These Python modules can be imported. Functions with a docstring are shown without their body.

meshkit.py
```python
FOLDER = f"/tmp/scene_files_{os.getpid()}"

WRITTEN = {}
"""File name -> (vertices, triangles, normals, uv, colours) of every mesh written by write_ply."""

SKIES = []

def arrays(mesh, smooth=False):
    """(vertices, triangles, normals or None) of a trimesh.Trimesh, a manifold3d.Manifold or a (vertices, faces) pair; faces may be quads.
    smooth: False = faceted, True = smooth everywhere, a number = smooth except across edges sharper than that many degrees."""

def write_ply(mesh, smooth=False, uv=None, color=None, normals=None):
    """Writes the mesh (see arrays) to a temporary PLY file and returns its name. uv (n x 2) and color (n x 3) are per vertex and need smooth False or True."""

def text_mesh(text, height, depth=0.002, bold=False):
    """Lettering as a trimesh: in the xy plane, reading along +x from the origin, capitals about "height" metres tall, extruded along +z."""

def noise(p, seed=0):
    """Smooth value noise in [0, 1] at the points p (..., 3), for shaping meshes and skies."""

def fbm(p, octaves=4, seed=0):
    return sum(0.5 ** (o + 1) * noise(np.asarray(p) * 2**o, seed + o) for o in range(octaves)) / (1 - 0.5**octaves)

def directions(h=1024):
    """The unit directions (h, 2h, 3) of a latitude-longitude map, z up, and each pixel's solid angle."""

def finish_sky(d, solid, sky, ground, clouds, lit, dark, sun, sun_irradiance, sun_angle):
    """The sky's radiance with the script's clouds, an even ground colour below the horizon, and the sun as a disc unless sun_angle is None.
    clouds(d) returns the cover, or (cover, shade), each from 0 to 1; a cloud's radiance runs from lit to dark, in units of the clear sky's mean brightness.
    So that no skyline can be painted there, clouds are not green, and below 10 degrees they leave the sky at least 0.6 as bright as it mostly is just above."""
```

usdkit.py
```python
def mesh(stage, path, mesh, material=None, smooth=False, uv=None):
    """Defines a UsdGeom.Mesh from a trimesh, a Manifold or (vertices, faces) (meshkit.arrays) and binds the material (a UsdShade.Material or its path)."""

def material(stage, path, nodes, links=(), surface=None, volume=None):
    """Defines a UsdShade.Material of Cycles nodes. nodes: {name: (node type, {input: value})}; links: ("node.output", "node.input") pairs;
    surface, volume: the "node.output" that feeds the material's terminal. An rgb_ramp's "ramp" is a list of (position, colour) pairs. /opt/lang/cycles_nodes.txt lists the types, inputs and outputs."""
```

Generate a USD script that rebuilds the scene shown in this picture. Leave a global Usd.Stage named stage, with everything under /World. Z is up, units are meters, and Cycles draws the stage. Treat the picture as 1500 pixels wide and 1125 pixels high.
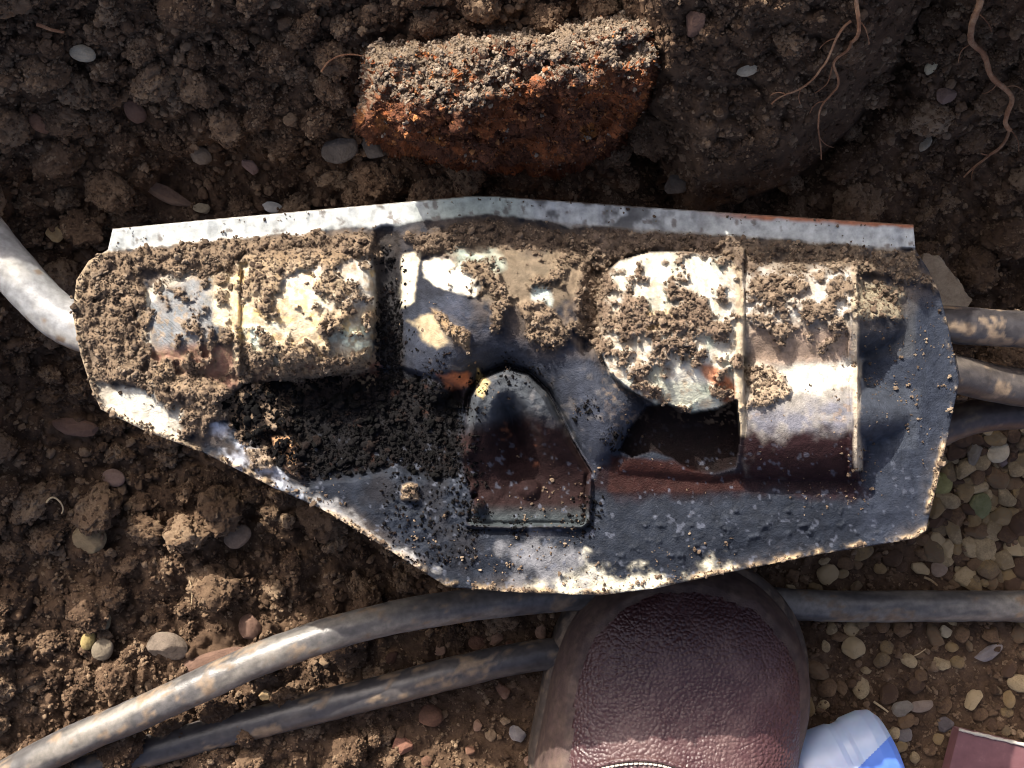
import math
import numpy as np
import trimesh
import meshkit
import usdkit
from scipy.interpolate import RBFInterpolator, RegularGridInterpolator
from scipy.ndimage import gaussian_filter
from scipy.spatial import cKDTree
from pxr import Usd, UsdGeom, UsdLux, UsdShade, Sdf, Gf, Vt

stage = Usd.Stage.CreateInMemory()
UsdGeom.SetStageUpAxis(stage, UsdGeom.Tokens.z)
UsdGeom.SetStageMetersPerUnit(stage, 1.0)
World = UsdGeom.Xform.Define(stage, '/World')
stage.SetDefaultPrim(World.GetPrim())
UsdGeom.Scope.Define(stage, '/World/Looks')

# ------------------------------------------------------------------ camera, sky, sun, exposure
S, D = 0.0003, 0.5                      # metres per photo pixel on the plane of the joint, camera height above it
cam = UsdGeom.Camera.Define(stage, '/World/camera')
cam.AddTranslateOp().Set((0, 0, D))
cam.CreateHorizontalApertureAttr(36.0)
cam.CreateVerticalApertureAttr(27.0)
cam.CreateFocalLengthAttr(36.0 * D / (1500 * S))
cam.CreateClippingRangeAttr(Gf.Vec2f(0.01, 200))
cam.CreateExposureAttr(1.15)

SUN_EL, SUN_AZ = math.radians(36), math.atan2(-0.50, 0.866)     # azimuth = atan2(x, y)
sun_dir = np.array([math.cos(SUN_EL) * math.sin(SUN_AZ), math.cos(SUN_EL) * math.cos(SUN_AZ), math.sin(SUN_EL)])
dome = UsdLux.DomeLight.Define(stage, '/World/sky')
skymat = usdkit.material(stage, '/World/Looks/sky_light', {
    'sky': ('sky_texture', {'sky_type': 'single_scattering', 'sun_disc': False, 'sun_elevation': SUN_EL, 'sun_rotation': SUN_AZ,
                            'altitude': 100.0, 'air_density': 0.5, 'aerosol_density': 7.0, 'ozone_density': 1.0}),
    'bg': ('background_shader', {'strength': 0.135})}, [('sky.color', 'bg.color')], surface='bg.background')
UsdShade.MaterialBindingAPI.Apply(dome.GetPrim()).Bind(skymat)
dome.GetPrim().SetCustomDataByKey('kind', 'structure')
sun = UsdLux.DistantLight.Define(stage, '/World/sun')
sun.CreateNormalizeAttr(True); sun.CreateIntensityAttr(1.2); sun.CreateAngleAttr(0.5); sun.CreateColorAttr((1.0, 0.93, 0.82))
_z = sun_dir; _x = np.cross([0, 0, 1.0], _z); _x /= np.linalg.norm(_x); _y = np.cross(_z, _x)
sun.AddTransformOp().Set(Gf.Matrix4d(*_x, 0, *_y, 0, *_z, 0, 0, 0, 0, 1))

# ------------------------------------------------------------------ helpers
rng = np.random.default_rng(7)
noise, fbm = meshkit.noise, meshkit.fbm


def P(u, v, z):
    """the point at height z (metres) that stands under photo pixel (u, v)"""
    u, v, z = np.broadcast_arrays(np.asarray(u, float), np.asarray(v, float), np.asarray(z, float))
    k = S * (D - z) / D
    return np.stack([(u - 750) * k, (562.5 - v) * k, z], -1)


def sm(a, b, x):
    t = np.clip((x - a) / (b - a), 0, 1)
    return t * t * (3 - 2 * t)


def sdf(poly, u, v):
    """signed distance to a closed polygon, negative inside"""
    poly = np.asarray(poly, float); shp = u.shape; u, v = u.ravel(), v.ravel()
    d2, ins = np.full(u.shape, 1e18), np.zeros(u.shape, bool)
    for (x0, y0), (x1, y1) in zip(poly, np.roll(poly, -1, 0)):
        ex, ey = x1 - x0, y1 - y0
        t = np.clip(((u - x0) * ex + (v - y0) * ey) / (ex * ex + ey * ey + 1e-12), 0, 1)
        d2 = np.minimum(d2, (u - x0 - t * ex) ** 2 + (v - y0 - t * ey) ** 2)
        c = (y0 > v) != (y1 > v)
        if ey:
            ins ^= c & (u < x0 + (v - y0) * ex / ey)
    return (np.sqrt(d2) * np.where(ins, -1, 1)).reshape(shp)


def seg(points, u, v):
    """distance to an open polyline"""
    d2 = np.full(u.shape, 1e18)
    for (x0, y0), (x1, y1) in zip(points[:-1], points[1:]):
        ex, ey = x1 - x0, y1 - y0
        t = np.clip(((u - x0) * ex + (v - y0) * ey) / (ex * ex + ey * ey + 1e-12), 0, 1)
        d2 = np.minimum(d2, (u - x0 - t * ex) ** 2 + (v - y0 - t * ey) ** 2)
    return np.sqrt(d2)


def n2(u, v, scale, octaves=3, seed=0):
    return fbm(np.stack([u / scale, v / scale, np.full(np.shape(u), 0.37 + seed)], -1), octaves, seed) * 2 - 1


def cells(u, v, gap, seed):
    """rounded grains, about gap pixels apart, as a height from 0 to 1"""
    r = np.random.default_rng(seed); a, b = np.meshgrid(np.arange(u.min() - gap, u.max() + gap, gap), np.arange(v.min() - gap, v.max() + gap, gap))
    pts = np.stack([a + r.uniform(-.5, .5, a.shape) * gap, b + r.uniform(-.5, .5, a.shape) * gap], -1).reshape(-1, 2)
    big = r.uniform(.35, 1, len(pts)); dd, ii = cKDTree(pts).query(np.stack([u, v], -1).reshape(-1, 2))
    return (np.sqrt(np.clip(1 - (dd / (.72 * gap)) ** 2, 0, 1)) * big[ii]).reshape(u.shape)


_names = {}


def numbered(parent, name):
    k = (parent, name); i = _names.get(k, -1) + 1; _names[k] = i
    return f'{parent}/{name}' if i == 0 else f'{parent}/{name}_{i:03d}'


def normals(v, f):
    n = np.zeros_like(v); c = np.cross(v[f[:, 1]] - v[f[:, 0]], v[f[:, 2]] - v[f[:, 0]])
    for k in range(3):
        np.add.at(n, f[:, k], c)
    return n / np.maximum(np.linalg.norm(n, axis=1, keepdims=True), 1e-20)


def tag(prim, label=None, cat=None, group=None, kind=None):
    p = prim.GetPrim() if hasattr(prim, 'GetPrim') else prim
    for k, x in (('label', label), ('category', cat), ('group', group), ('kind', kind)):
        if x:
            p.SetCustomDataByKey(k, x)
    return prim


def bind(prim, mat):
    UsdShade.MaterialBindingAPI.Apply(prim.GetPrim()).Bind(mat)


def put(path, v, f, mat, n=True, pv=None, loc=None):
    """defines a Mesh; n True = smooth, None = faceted, or an array"""
    v, f = np.asarray(v, float), np.asarray(f, int)
    m = UsdGeom.Mesh.Define(stage, path)
    m.CreatePointsAttr(Vt.Vec3fArray.FromNumpy(v.astype(np.float32)))
    m.CreateFaceVertexCountsAttr(Vt.IntArray.FromNumpy(np.full(len(f), 3, np.int32)))
    m.CreateFaceVertexIndicesAttr(Vt.IntArray.FromNumpy(f.astype(np.int32).ravel()))
    m.CreateSubdivisionSchemeAttr('none')
    if n is True:
        n = normals(v, f)
    if n is not None:
        m.CreateNormalsAttr(Vt.Vec3fArray.FromNumpy(np.asarray(n, np.float32))); m.SetNormalsInterpolation('vertex')
    for k, a in (pv or {}).items():
        a = np.asarray(a, np.float32); api = UsdGeom.PrimvarsAPI(m)
        if a.ndim == 2:
            api.CreatePrimvar(k, Sdf.ValueTypeNames.Color3fArray, 'vertex').Set(Vt.Vec3fArray.FromNumpy(a))
        else:
            api.CreatePrimvar(k, Sdf.ValueTypeNames.FloatArray, 'vertex').Set(Vt.FloatArray.FromNumpy(a))
    if loc is not None:
        m.AddTranslateOp().Set(Gf.Vec3d(*map(float, loc)))
    bind(m, mat)
    return m


def thing(name, label, cat, loc=(0, 0, 0), group=None, kind=None):
    x = UsdGeom.Xform.Define(stage, numbered('/World', name))
    x.AddTranslateOp().Set(Gf.Vec3d(*map(float, loc)))
    tag(x, label, cat, group, kind)
    return x


def part(parent, name, v, f, mat, n=True, pv=None, label=None):
    path = parent.GetPath().pathString
    o = np.zeros(3)
    for op in UsdGeom.Xformable(parent).GetOrderedXformOps():
        o = np.array(op.Get())
    m = put(numbered(path, name), np.asarray(v) - o, f, mat, n, pv)
    if label:
        tag(m, label)
    return m


def quads(nr, nc, closed=False):
    i, j = np.meshgrid(np.arange(nr - 1), np.arange(nc if closed else nc - 1), indexing='ij')
    a = (i * nc + j).ravel(); b = (i * nc + (j + 1) % nc).ravel(); c = ((i + 1) * nc + (j + 1) % nc).ravel(); d = ((i + 1) * nc + j).ravel()
    return np.vstack([np.stack([a, d, c], -1), np.stack([a, c, b], -1)])


def spline(pts, n):
    from scipy.interpolate import CubicSpline
    pts = np.asarray(pts, float); t = np.r_[0, np.cumsum(np.linalg.norm(np.diff(pts[:, :3], axis=0), axis=1))]
    return CubicSpline(t, pts)(np.linspace(0, t[-1], n))


def sweep(path, radii, sides=28, bumpy=0.0, seed=0, caps=True):
    p = np.asarray(path, float); t = np.gradient(p, axis=0); t /= np.linalg.norm(t, axis=1, keepdims=True)
    a = np.cross(t, [0, 0, 1.0]); a /= np.linalg.norm(a, axis=1, keepdims=True) + 1e-12; b = np.cross(a, t)
    ang = np.arange(sides) * 2 * np.pi / sides
    r = np.broadcast_to(radii, (len(p),))[:, None, None]
    d = np.cos(ang)[None, :, None] * a[:, None] + np.sin(ang)[None, :, None] * b[:, None]
    v = p[:, None] + r * d
    if bumpy:
        k = (fbm(v / (np.mean(radii) * 2.2), 4, seed) - 0.5) * 2 + 0.5 * (fbm(v / (np.mean(radii) * .35), 2, seed + 5) - .5)
        v = v + d * (k * bumpy)[..., None]
    v = v.reshape(-1, 3); f = quads(len(p), sides, True)[:, ::-1]
    if caps:
        c0, c1 = len(v), len(v) + 1; v = np.vstack([v, p[:1], p[-1:]]); j = np.arange(sides); e = (len(p) - 1) * sides
        f = np.vstack([f, np.stack([np.full(sides, c0), j, (j + 1) % sides], -1), np.stack([np.full(sides, c1), e + (j + 1) % sides, e + j], -1)])
    m = trimesh.Trimesh(v, f, process=False)
    if m.volume < 0:
        f = f[:, ::-1]
    return v, f


_ico = {k: trimesh.creation.icosphere(subdivisions=k) for k in (1, 2, 3, 4, 5)}


def lump(seed, level=3, rough=0.35, crumb=0.2, flat=(1, 1, 1), facet=0.0, freq=1.3):
    """an irregular lump of about unit radius; crumb sets how much it looks like grains stuck together"""
    s = _ico[level]; d = np.array(s.vertices); r = 1 + rough * 2 * (fbm(d * freq + seed * 3.17 + 50, 3, seed) - 0.5)
    g = np.random.default_rng(seed + 900)
    if facet:
        for _ in range(int(9 * facet) + 5):
            q = g.normal(size=3); q /= np.linalg.norm(q); h = g.uniform(.62, .95)
            r = np.minimum(r, np.where(d @ q > .15, h / np.maximum(d @ q, .15), 9))
    if crumb:
        for cnt, amp in (((14, 1.0), (60, .55)) if level < 4 else ((16, .8), (90, .6), (400, .35))):
            c = g.normal(size=(cnt, 3)); c /= np.linalg.norm(c, axis=1, keepdims=True); big = g.uniform(.2, 1, cnt)
            dd, ii = cKDTree(c).query(d)
            r = r + crumb * amp * (np.sqrt(np.clip(1 - (dd / (2.6 / math.sqrt(cnt))) ** 2, 0, 1)) * big[ii] - .45)
        r = r + crumb * .5 * (fbm(d * 11 + seed, 2, seed + 9) - .5)
    return d * r[:, None] * np.asarray(flat), np.array(s.faces)


def randrot(g, k):
    q = g.normal(size=(k, 4)); return q / np.linalg.norm(q, axis=1, keepdims=True)


def qmat(q):
    w, x, y, z = q
    return np.array([[1 - 2 * (y * y + z * z), 2 * (x * y - z * w), 2 * (x * z + y * w)], [2 * (x * y + z * w), 1 - 2 * (x * x + z * z), 2 * (y * z - x * w)], [2 * (x * z - y * w), 2 * (y * z + x * w), 1 - 2 * (x * x + y * y)]])


def instancer(path, protos, mat, pos, scale, idx, quat):
    pi = UsdGeom.PointInstancer.Define(stage, path); rel = pi.CreatePrototypesRel()
    for k, (v, f) in enumerate(protos):
        p = f'{path}/crumb_{k:03d}'; put(p, v, f, mat); rel.AddTarget(p)
    pi.CreateProtoIndicesAttr(Vt.IntArray.FromNumpy(np.asarray(idx, np.int32)))
    pi.CreatePositionsAttr(Vt.Vec3fArray.FromNumpy(np.asarray(pos, np.float32)))
    sc = np.asarray(scale, np.float32)
    pi.CreateScalesAttr(Vt.Vec3fArray.FromNumpy(np.ascontiguousarray(np.repeat(sc[:, None], 3, 1) if sc.ndim == 1 else sc)))
    pi.CreateOrientationsAttr(Vt.QuathArray([Gf.Quath(*map(float, q)) for q in quat]))
    return pi


def M(name, nodes, links, surface='p.BSDF'):
    return usdkit.material(stage, '/World/Looks/' + name, nodes, links, surface=surface)


# ------------------------------------------------------------------ materials
def soil_mat(name, ramp, rnd=0.5, scale=60, spec=0.25):
    return M(name, {
        'g': ('geometry', {}), 'oi': ('object_info', {}),
        'a': ('noise_texture', {'scale': float(scale), 'detail': 5.0, 'roughness': 0.65}),
        'b': ('noise_texture', {'scale': 900.0, 'detail': 4.0, 'roughness': 0.7}),
        'm1': ('math', {'math_type': 'multiply_add', 'value2': float(rnd), 'value3': -0.5 * rnd}),
        'm2': ('math', {'math_type': 'add'}),
        'm3': ('math', {'math_type': 'multiply_add', 'value2': 0.5, 'value3': -0.25}),
        'm4': ('math', {'math_type': 'add'}),
        'r': ('rgb_ramp', {'ramp': ramp}),
        'bp': ('bump', {'strength': 0.75, 'distance': 0.0012}),
        'p': ('principled_bsdf', {'roughness': 0.88, 'specular_ior_level': float(spec), 'diffuse_roughness': 0.6})},
        [('g.position', 'a.vector'), ('g.position', 'b.vector'), ('oi.random', 'm1.value1'), ('a.fac', 'm2.value1'), ('m1.value', 'm2.value2'),
         ('b.fac', 'm3.value1'), ('m2.value', 'm4.value1'), ('m3.value', 'm4.value2'), ('m4.value', 'r.fac'), ('r.color', 'p.base_color'), ('b.fac', 'bp.height'), ('bp.normal', 'p.normal')])


m_soil = soil_mat('moist_soil', [(0.15, (.042, .024, .014)), (.42, (.097, .059, .035)), (.62, (.150, .098, .060)), (.85, (.235, .168, .108))])
m_drysoil = soil_mat('caked_dry_soil', [(0.15, (.045, .030, .020)), (.45, (.098, .068, .046)), (.65, (.15, .108, .074)), (.88, (.24, .185, .13))], rnd=.6, scale=90)
m_pebble = soil_mat('river_pebble', [(0.1, (.065, .037, .022)), (.3, (.14, .086, .046)), (.45, (.125, .092, .056)), (.6, (.21, .142, .066)), (.75, (.19, .142, .082)), (.95, (.34, .26, .15))], rnd=1.0, scale=45, spec=.35)
m_redpebble = soil_mat('red_brown_pebble', [(0.1, (.06, .03, .02)), (.5, (.16, .085, .055)), (.9, (.26, .17, .12))], rnd=.9, scale=45)


def stone_mat(name, c0, c1, rough=.7):
    return soil_mat(name, [(0.25, c0), (0.75, c1)], rnd=0.0, scale=130, spec=.4)


def tint_mat(name, bump=0.6, dist=0.0010, sub=0.0, spec=0.5):
    """colour and roughness are read from the surface's own map of dirt and painted light"""
    return M(name, {
        't': ('attribute', {'attribute': 'tint'}), 'q': ('attribute', {'attribute': 'coarse'}),
        'g': ('geometry', {}),
        'a': ('noise_texture', {'scale': 1300.0, 'detail': 4.0, 'roughness': 0.65}),
        'c': ('noise_texture', {'scale': 260.0, 'detail': 4.0, 'roughness': 0.6}),
        'mr': ('map_range', {'from_min': 0.3, 'from_max': 0.7, 'to_min': 0.68, 'to_max': 1.32}),
        'mx': ('mix_color', {'blend_type': 'multiply', 'fac': 1.0, 'use_clamp': False}),
        'sum': ('math', {'math_type': 'add'}),
        'bp': ('bump', {'strength': float(bump), 'distance': float(dist)}),
        'p': ('principled_bsdf', {'specular_ior_level': float(spec)})},
        [('g.position', 'a.vector'), ('g.position', 'c.vector'), ('c.fac', 'mr.value'), ('t.color', 'mx.a'), ('mr.result', 'mx.b'), ('mx.result', 'p.base_color'),
         ('q.fac', 'p.roughness'), ('a.fac', 'sum.value1'), ('c.fac', 'sum.value2'), ('sum.value', 'bp.height'), ('bp.normal', 'p.normal')])


m_joint = tint_mat('soiled_joint_surface', spec=.09)
m_lip = tint_mat('milky_plastic_strip', bump=.15, dist=.0006)
m_cable = tint_mat('dusty_cable_sheath', bump=.25, dist=.0006)
m_rustlump = tint_mat('rust_stained_crust', bump=1.0, dist=.0018, spec=.08)
m_boot = tint_mat('scuffed_rubber', bump=.4, dist=.0008, spec=.35)
m_leather = M('grained_leather', {
    'g': ('geometry', {}), 'nz': ('noise_texture', {'scale': 120.0, 'detail': 2.0}),
    'w': ('mix_vector', {'fac': 0.0012}),
    'v': ('voronoi_texture', {'scale': 520.0, 'feature': 'smooth_f1', 'smoothness': .25, 'randomness': 0.85}),
    'v2': ('voronoi_texture', {'scale': 130.0, 'feature': 'distance_to_edge', 'randomness': 1.0}),
    'mr': ('map_range', {'from_min': 0.1, 'from_max': 0.75, 'to_min': 1.0, 'to_max': 0.0, 'clamp': True}),
    'mr2': ('map_range', {'from_min': 0.0, 'from_max': 0.08, 'to_min': 0.0, 'to_max': 0.35, 'clamp': True}),
    'ad': ('math', {'math_type': 'add'}),
    'n': ('noise_texture', {'scale': 38.0, 'detail': 5.0, 'roughness': .65}),
    'r': ('rgb_ramp', {'ramp': [(.25, (.033, .014, .016)), (.5, (.052, .024, .026)), (.72, (.095, .056, .054))]}),
    'rr': ('map_range', {'from_min': .3, 'from_max': .7, 'to_min': .34, 'to_max': .54}),
    'bp': ('bump', {'strength': 0.55, 'distance': 0.0010}), 'p': ('principled_bsdf', {'specular_ior_level': .45})},
    [('g.position', 'nz.vector'), ('g.position', 'w.a'), ('nz.color', 'w.b'), ('w.result', 'v.vector'), ('w.result', 'v2.vector'), ('v.distance', 'mr.value'), ('v2.distance', 'mr2.value'),
     ('mr.result', 'ad.value1'), ('mr2.result', 'ad.value2'), ('ad.value', 'bp.height'), ('bp.normal', 'p.normal'),
     ('g.position', 'n.vector'), ('n.fac', 'r.fac'), ('r.color', 'p.base_color'), ('n.fac', 'rr.value'), ('rr.result', 'p.roughness')])
m_thread = M('white_thread', {'p': ('principled_bsdf', {'base_color': (.42, .38, .33), 'roughness': .8})}, [])
m_root = soil_mat('thin_root', [(.2, (.12, .055, .03)), (.5, (.24, .12, .065)), (.85, (.42, .28, .17))], rnd=.2, scale=120)
m_straw = soil_mat('dry_straw', [(.2, (.25, .17, .09)), (.8, (.5, .4, .25))], rnd=.5, scale=120)
m_shell = M('white_shell_edge', {'g': ('geometry', {}), 'n': ('noise_texture', {'scale': 90.0, 'detail': 4.0}),
                                 'r': ('rgb_ramp', {'ramp': [(.35, (.16, .09, .05)), (.5, (.4, .33, .25)), (.7, (.65, .62, .55))]}), 'p': ('principled_bsdf', {'roughness': .5})},
            [('g.position', 'n.vector'), ('n.fac', 'r.fac'), ('r.color', 'p.base_color')])
m_milky = M('milky_bottle_plastic', {'g': ('geometry', {}), 'n': ('noise_texture', {'scale': 70.0, 'detail': 3.0}), 'r': ('rgb_ramp', {'ramp': [(.3, (.27, .34, .50)), (.7, (.36, .44, .60))]}),
                                     'p': ('principled_bsdf', {'roughness': .32, 'subsurface_weight': .3, 'subsurface_scale': .004})}, [('g.position', 'n.vector'), ('n.fac', 'r.fac'), ('r.color', 'p.base_color')])
m_blue = M('blue_plastic', {'g': ('geometry', {}), 'n': ('noise_texture', {'scale': 70.0, 'detail': 3.0}), 'r': ('rgb_ramp', {'ramp': [(.3, (.06, .14, .48)), (.7, (.09, .19, .58))]}),
                            'p': ('principled_bsdf', {'roughness': .4})}, [('g.position', 'n.vector'), ('n.fac', 'r.fac'), ('r.color', 'p.base_color')])
m_board = M('maroon_board', {'g': ('geometry', {}), 'n': ('noise_texture', {'scale': 60.0, 'detail': 6.0, 'roughness': .7}), 'r': ('rgb_ramp', {'ramp': [(.3, (.085, .035, .04)), (.55, (.13, .06, .065)), (.75, (.22, .13, .12))]}),
                             'bp': ('bump', {'strength': .3, 'distance': .0008}), 'p': ('principled_bsdf', {'roughness': .5})},
            [('g.position', 'n.vector'), ('n.fac', 'r.fac'), ('r.color', 'p.base_color'), ('n.fac', 'bp.height'), ('bp.normal', 'p.normal')])
m_boardedge = stone_mat('pale_chipped_edge', (.3, .28, .25), (.5, .48, .42))

# ------------------------------------------------------------------ the ground: trench wall, floor and the field round it
ctl = [  # photo pixel u, v and height in mm
    (-300, 1400, -80), (100, 1400, -98), (500, 1400, -122), (900, 1400, -138), (1400, 1400, -136), (1900, 1400, -128),
    (-300, 1000, -62), (0, 1100, -90), (60, 1010, -88), (300, 1100, -104), (560, 1100, -122), (800, 1000, -136), (1250, 1000, -138), (1500, 1000, -136), (1800, 1000, -120),
    (-300, 760, -30), (0, 800, -82), (200, 760, -94), (350, 860, -104), (480, 800, -122), (620, 900, -130), (1000, 760, -138), (1300, 800, -138), (1480, 700, -132), (1800, 700, -105), (-150, 470, 24), (-90, 560, 8), (-60, 610, -14), (-200, 600, 0),  # left bank out of view raised to shade the lower left soil
    (-300, 400, 20), (0, 560, -68), (60, 640, -84), (60, 440, -58), (300, 500, -85), (800, 500, -90), (1200, 500, -90), (1450, 480, -96), (1430, 360, -72), (1800, 450, -60),
    (-300, 250, 25), (0, 300, -38), (150, 290, -44), (400, 300, -46), (750, 290, -44), (1050, 320, -40), (1250, 320, -62), (1400, 280, -50), (1550, 280, -38), (1800, 250, 10),
    (-300, 0, 70), (0, 150, 0), (300, 150, -4), (600, 150, 0), (1000, 150, 3), (1150, 200, 2), (1270, 150, -8), (1400, 140, -12), (1550, 130, 6), (1800, 0, 70),
    (0, 0, 45), (300, 0, 44), (700, 0, 46), (1050, 0, 48), (1300, 0, 40), (1450, 0, 32), (0, -200, 92), (400, -200, 74), (800, -200, 74), (1150, -200, 96), (400, -450, 112), (800, -450, 112), (1600, -200, 112), (1310, -70, 66), (1450, -60, 88), (1600, -50, 116), (-400, -300, 115), (2000, -300, 118)]  # upper right bank beyond the frame raised to cast shade on the right side
ctl = np.array(ctl, float)
_rbf = RBFInterpolator(ctl[:, :2] / 300, ctl[:, 2], kernel='linear', smoothing=0.25)


def stretch(a, b, c, d, step, outer):
    inner = np.arange(b, c + step, step)
    g = step * np.cumsum(1.12 ** np.arange(1, 200)); lo = b - g; lo = lo[lo > a]; hi = c + g; hi = hi[hi < d]
    return np.r_[a, lo[::-1], inner, hi, d]


GU = stretch(-9000, -230, 1700, 9000, 3.0, 0); GV = stretch(-9000, -180, 1280, 6000, 3.0, 0)
gu, gv = np.meshgrid(GU, GV)
cu, cv = np.linspace(-700, 2200, 146), np.linspace(-600, 1700, 116)
_cz = _rbf(np.stack(np.meshgrid(cu, cv), -1).reshape(-1, 2) / 300).reshape(116, 146)
_base = RegularGridInterpolator((cv, cu), _cz)
GRAVEL = [(1360, 590), (1800, 560), (1800, 1400), (700, 1400), (560, 960), (800, 900), (1180, 800), (1340, 780)]
gmask = sm(40, -40, sdf(GRAVEL, gu, gv))
gz = _base(np.stack([np.clip(gv, -600, 1700), np.clip(gu, -700, 2200)], -1))
far = sm(500, 3000, np.maximum(np.maximum(-gu, gu - 1500), np.maximum(-gv, gv - 1125)))
gz = gz * (1 - far) + 115 * far
cel = 1.0 * cells(gu + 6 * n2(gu, gv, 20, 2, 5), gv + 6 * n2(gu, gv, 20, 2, 6), 34, 1) * 7 + 4.2 * cells(gu + 3 * n2(gu, gv, 9, 2, 5), gv, 15, 2) - 5
rel = cel * sm(4000, 2000, np.abs(gu) + np.abs(gv)) + 13 * n2(gu, gv, 150, 2, 1) + 8 * n2(gu, gv, 60, 2, 2) + 4.5 * n2(gu, gv, 24, 2, 3) + 2.2 * n2(gu, gv, 9, 2, 4)
# the big smooth mass of earth at the upper right, undercut along its lower right edge
BULGE = [(1010, 330), (1040, 300), (1150, 270), (1240, 190), (1310, 90), (1350, 0), (1360, -120), (900, -120), (930, 150)]
bd = sdf(BULGE, gu + 8 * n2(gu, gv, 70, 3, 8), gv + 8 * n2(gu, gv, 70, 3, 9))
bulge = 38 * sm(4, -60, bd) - 24 * sm(60, 10, bd) * sm(-2, 6, bd)
gz = gz + bulge * (1 - far) + rel * (1 - .55 * gmask) * (1 - far)
gz = np.where((far < .01) | (gz > 60), gz, gz)
gz = np.minimum(gz, 150) / 1000
gvtx = P(gu, gv, gz).reshape(-1, 3)
gfac = quads(len(GV), len(GU))
_gz = RegularGridInterpolator((GV, GU), gz)


def gh(u, v):
    return _gz(np.stack([np.clip(v, GV[0], GV[-1]), np.clip(u, GU[0], GU[-1])], -1))


ground = thing('ground', 'dark crumbly soil of the trench wall and floor', 'soil', kind='structure')
part(ground, 'soil_surface', gvtx, gfac, m_soil)

PLATE = [(165, 335), (300, 322), (690, 287), (720, 287), (1000, 307), (1338, 329), (1341, 366), (1360, 395), (1376, 428), (1386, 465), (1399, 525), (1405, 560), (1386, 650), (1368, 730), (1356, 778), (1340, 789),
         (1200, 812), (1060, 840), (960, 862), (880, 872), (760, 868), (655, 860), (600, 825), (540, 787), (470, 745), (400, 714), (300, 664), (210, 630), (148, 600), (134, 570), (118, 520), (106, 460), (112, 410), (130, 382), (158, 366)]

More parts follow.
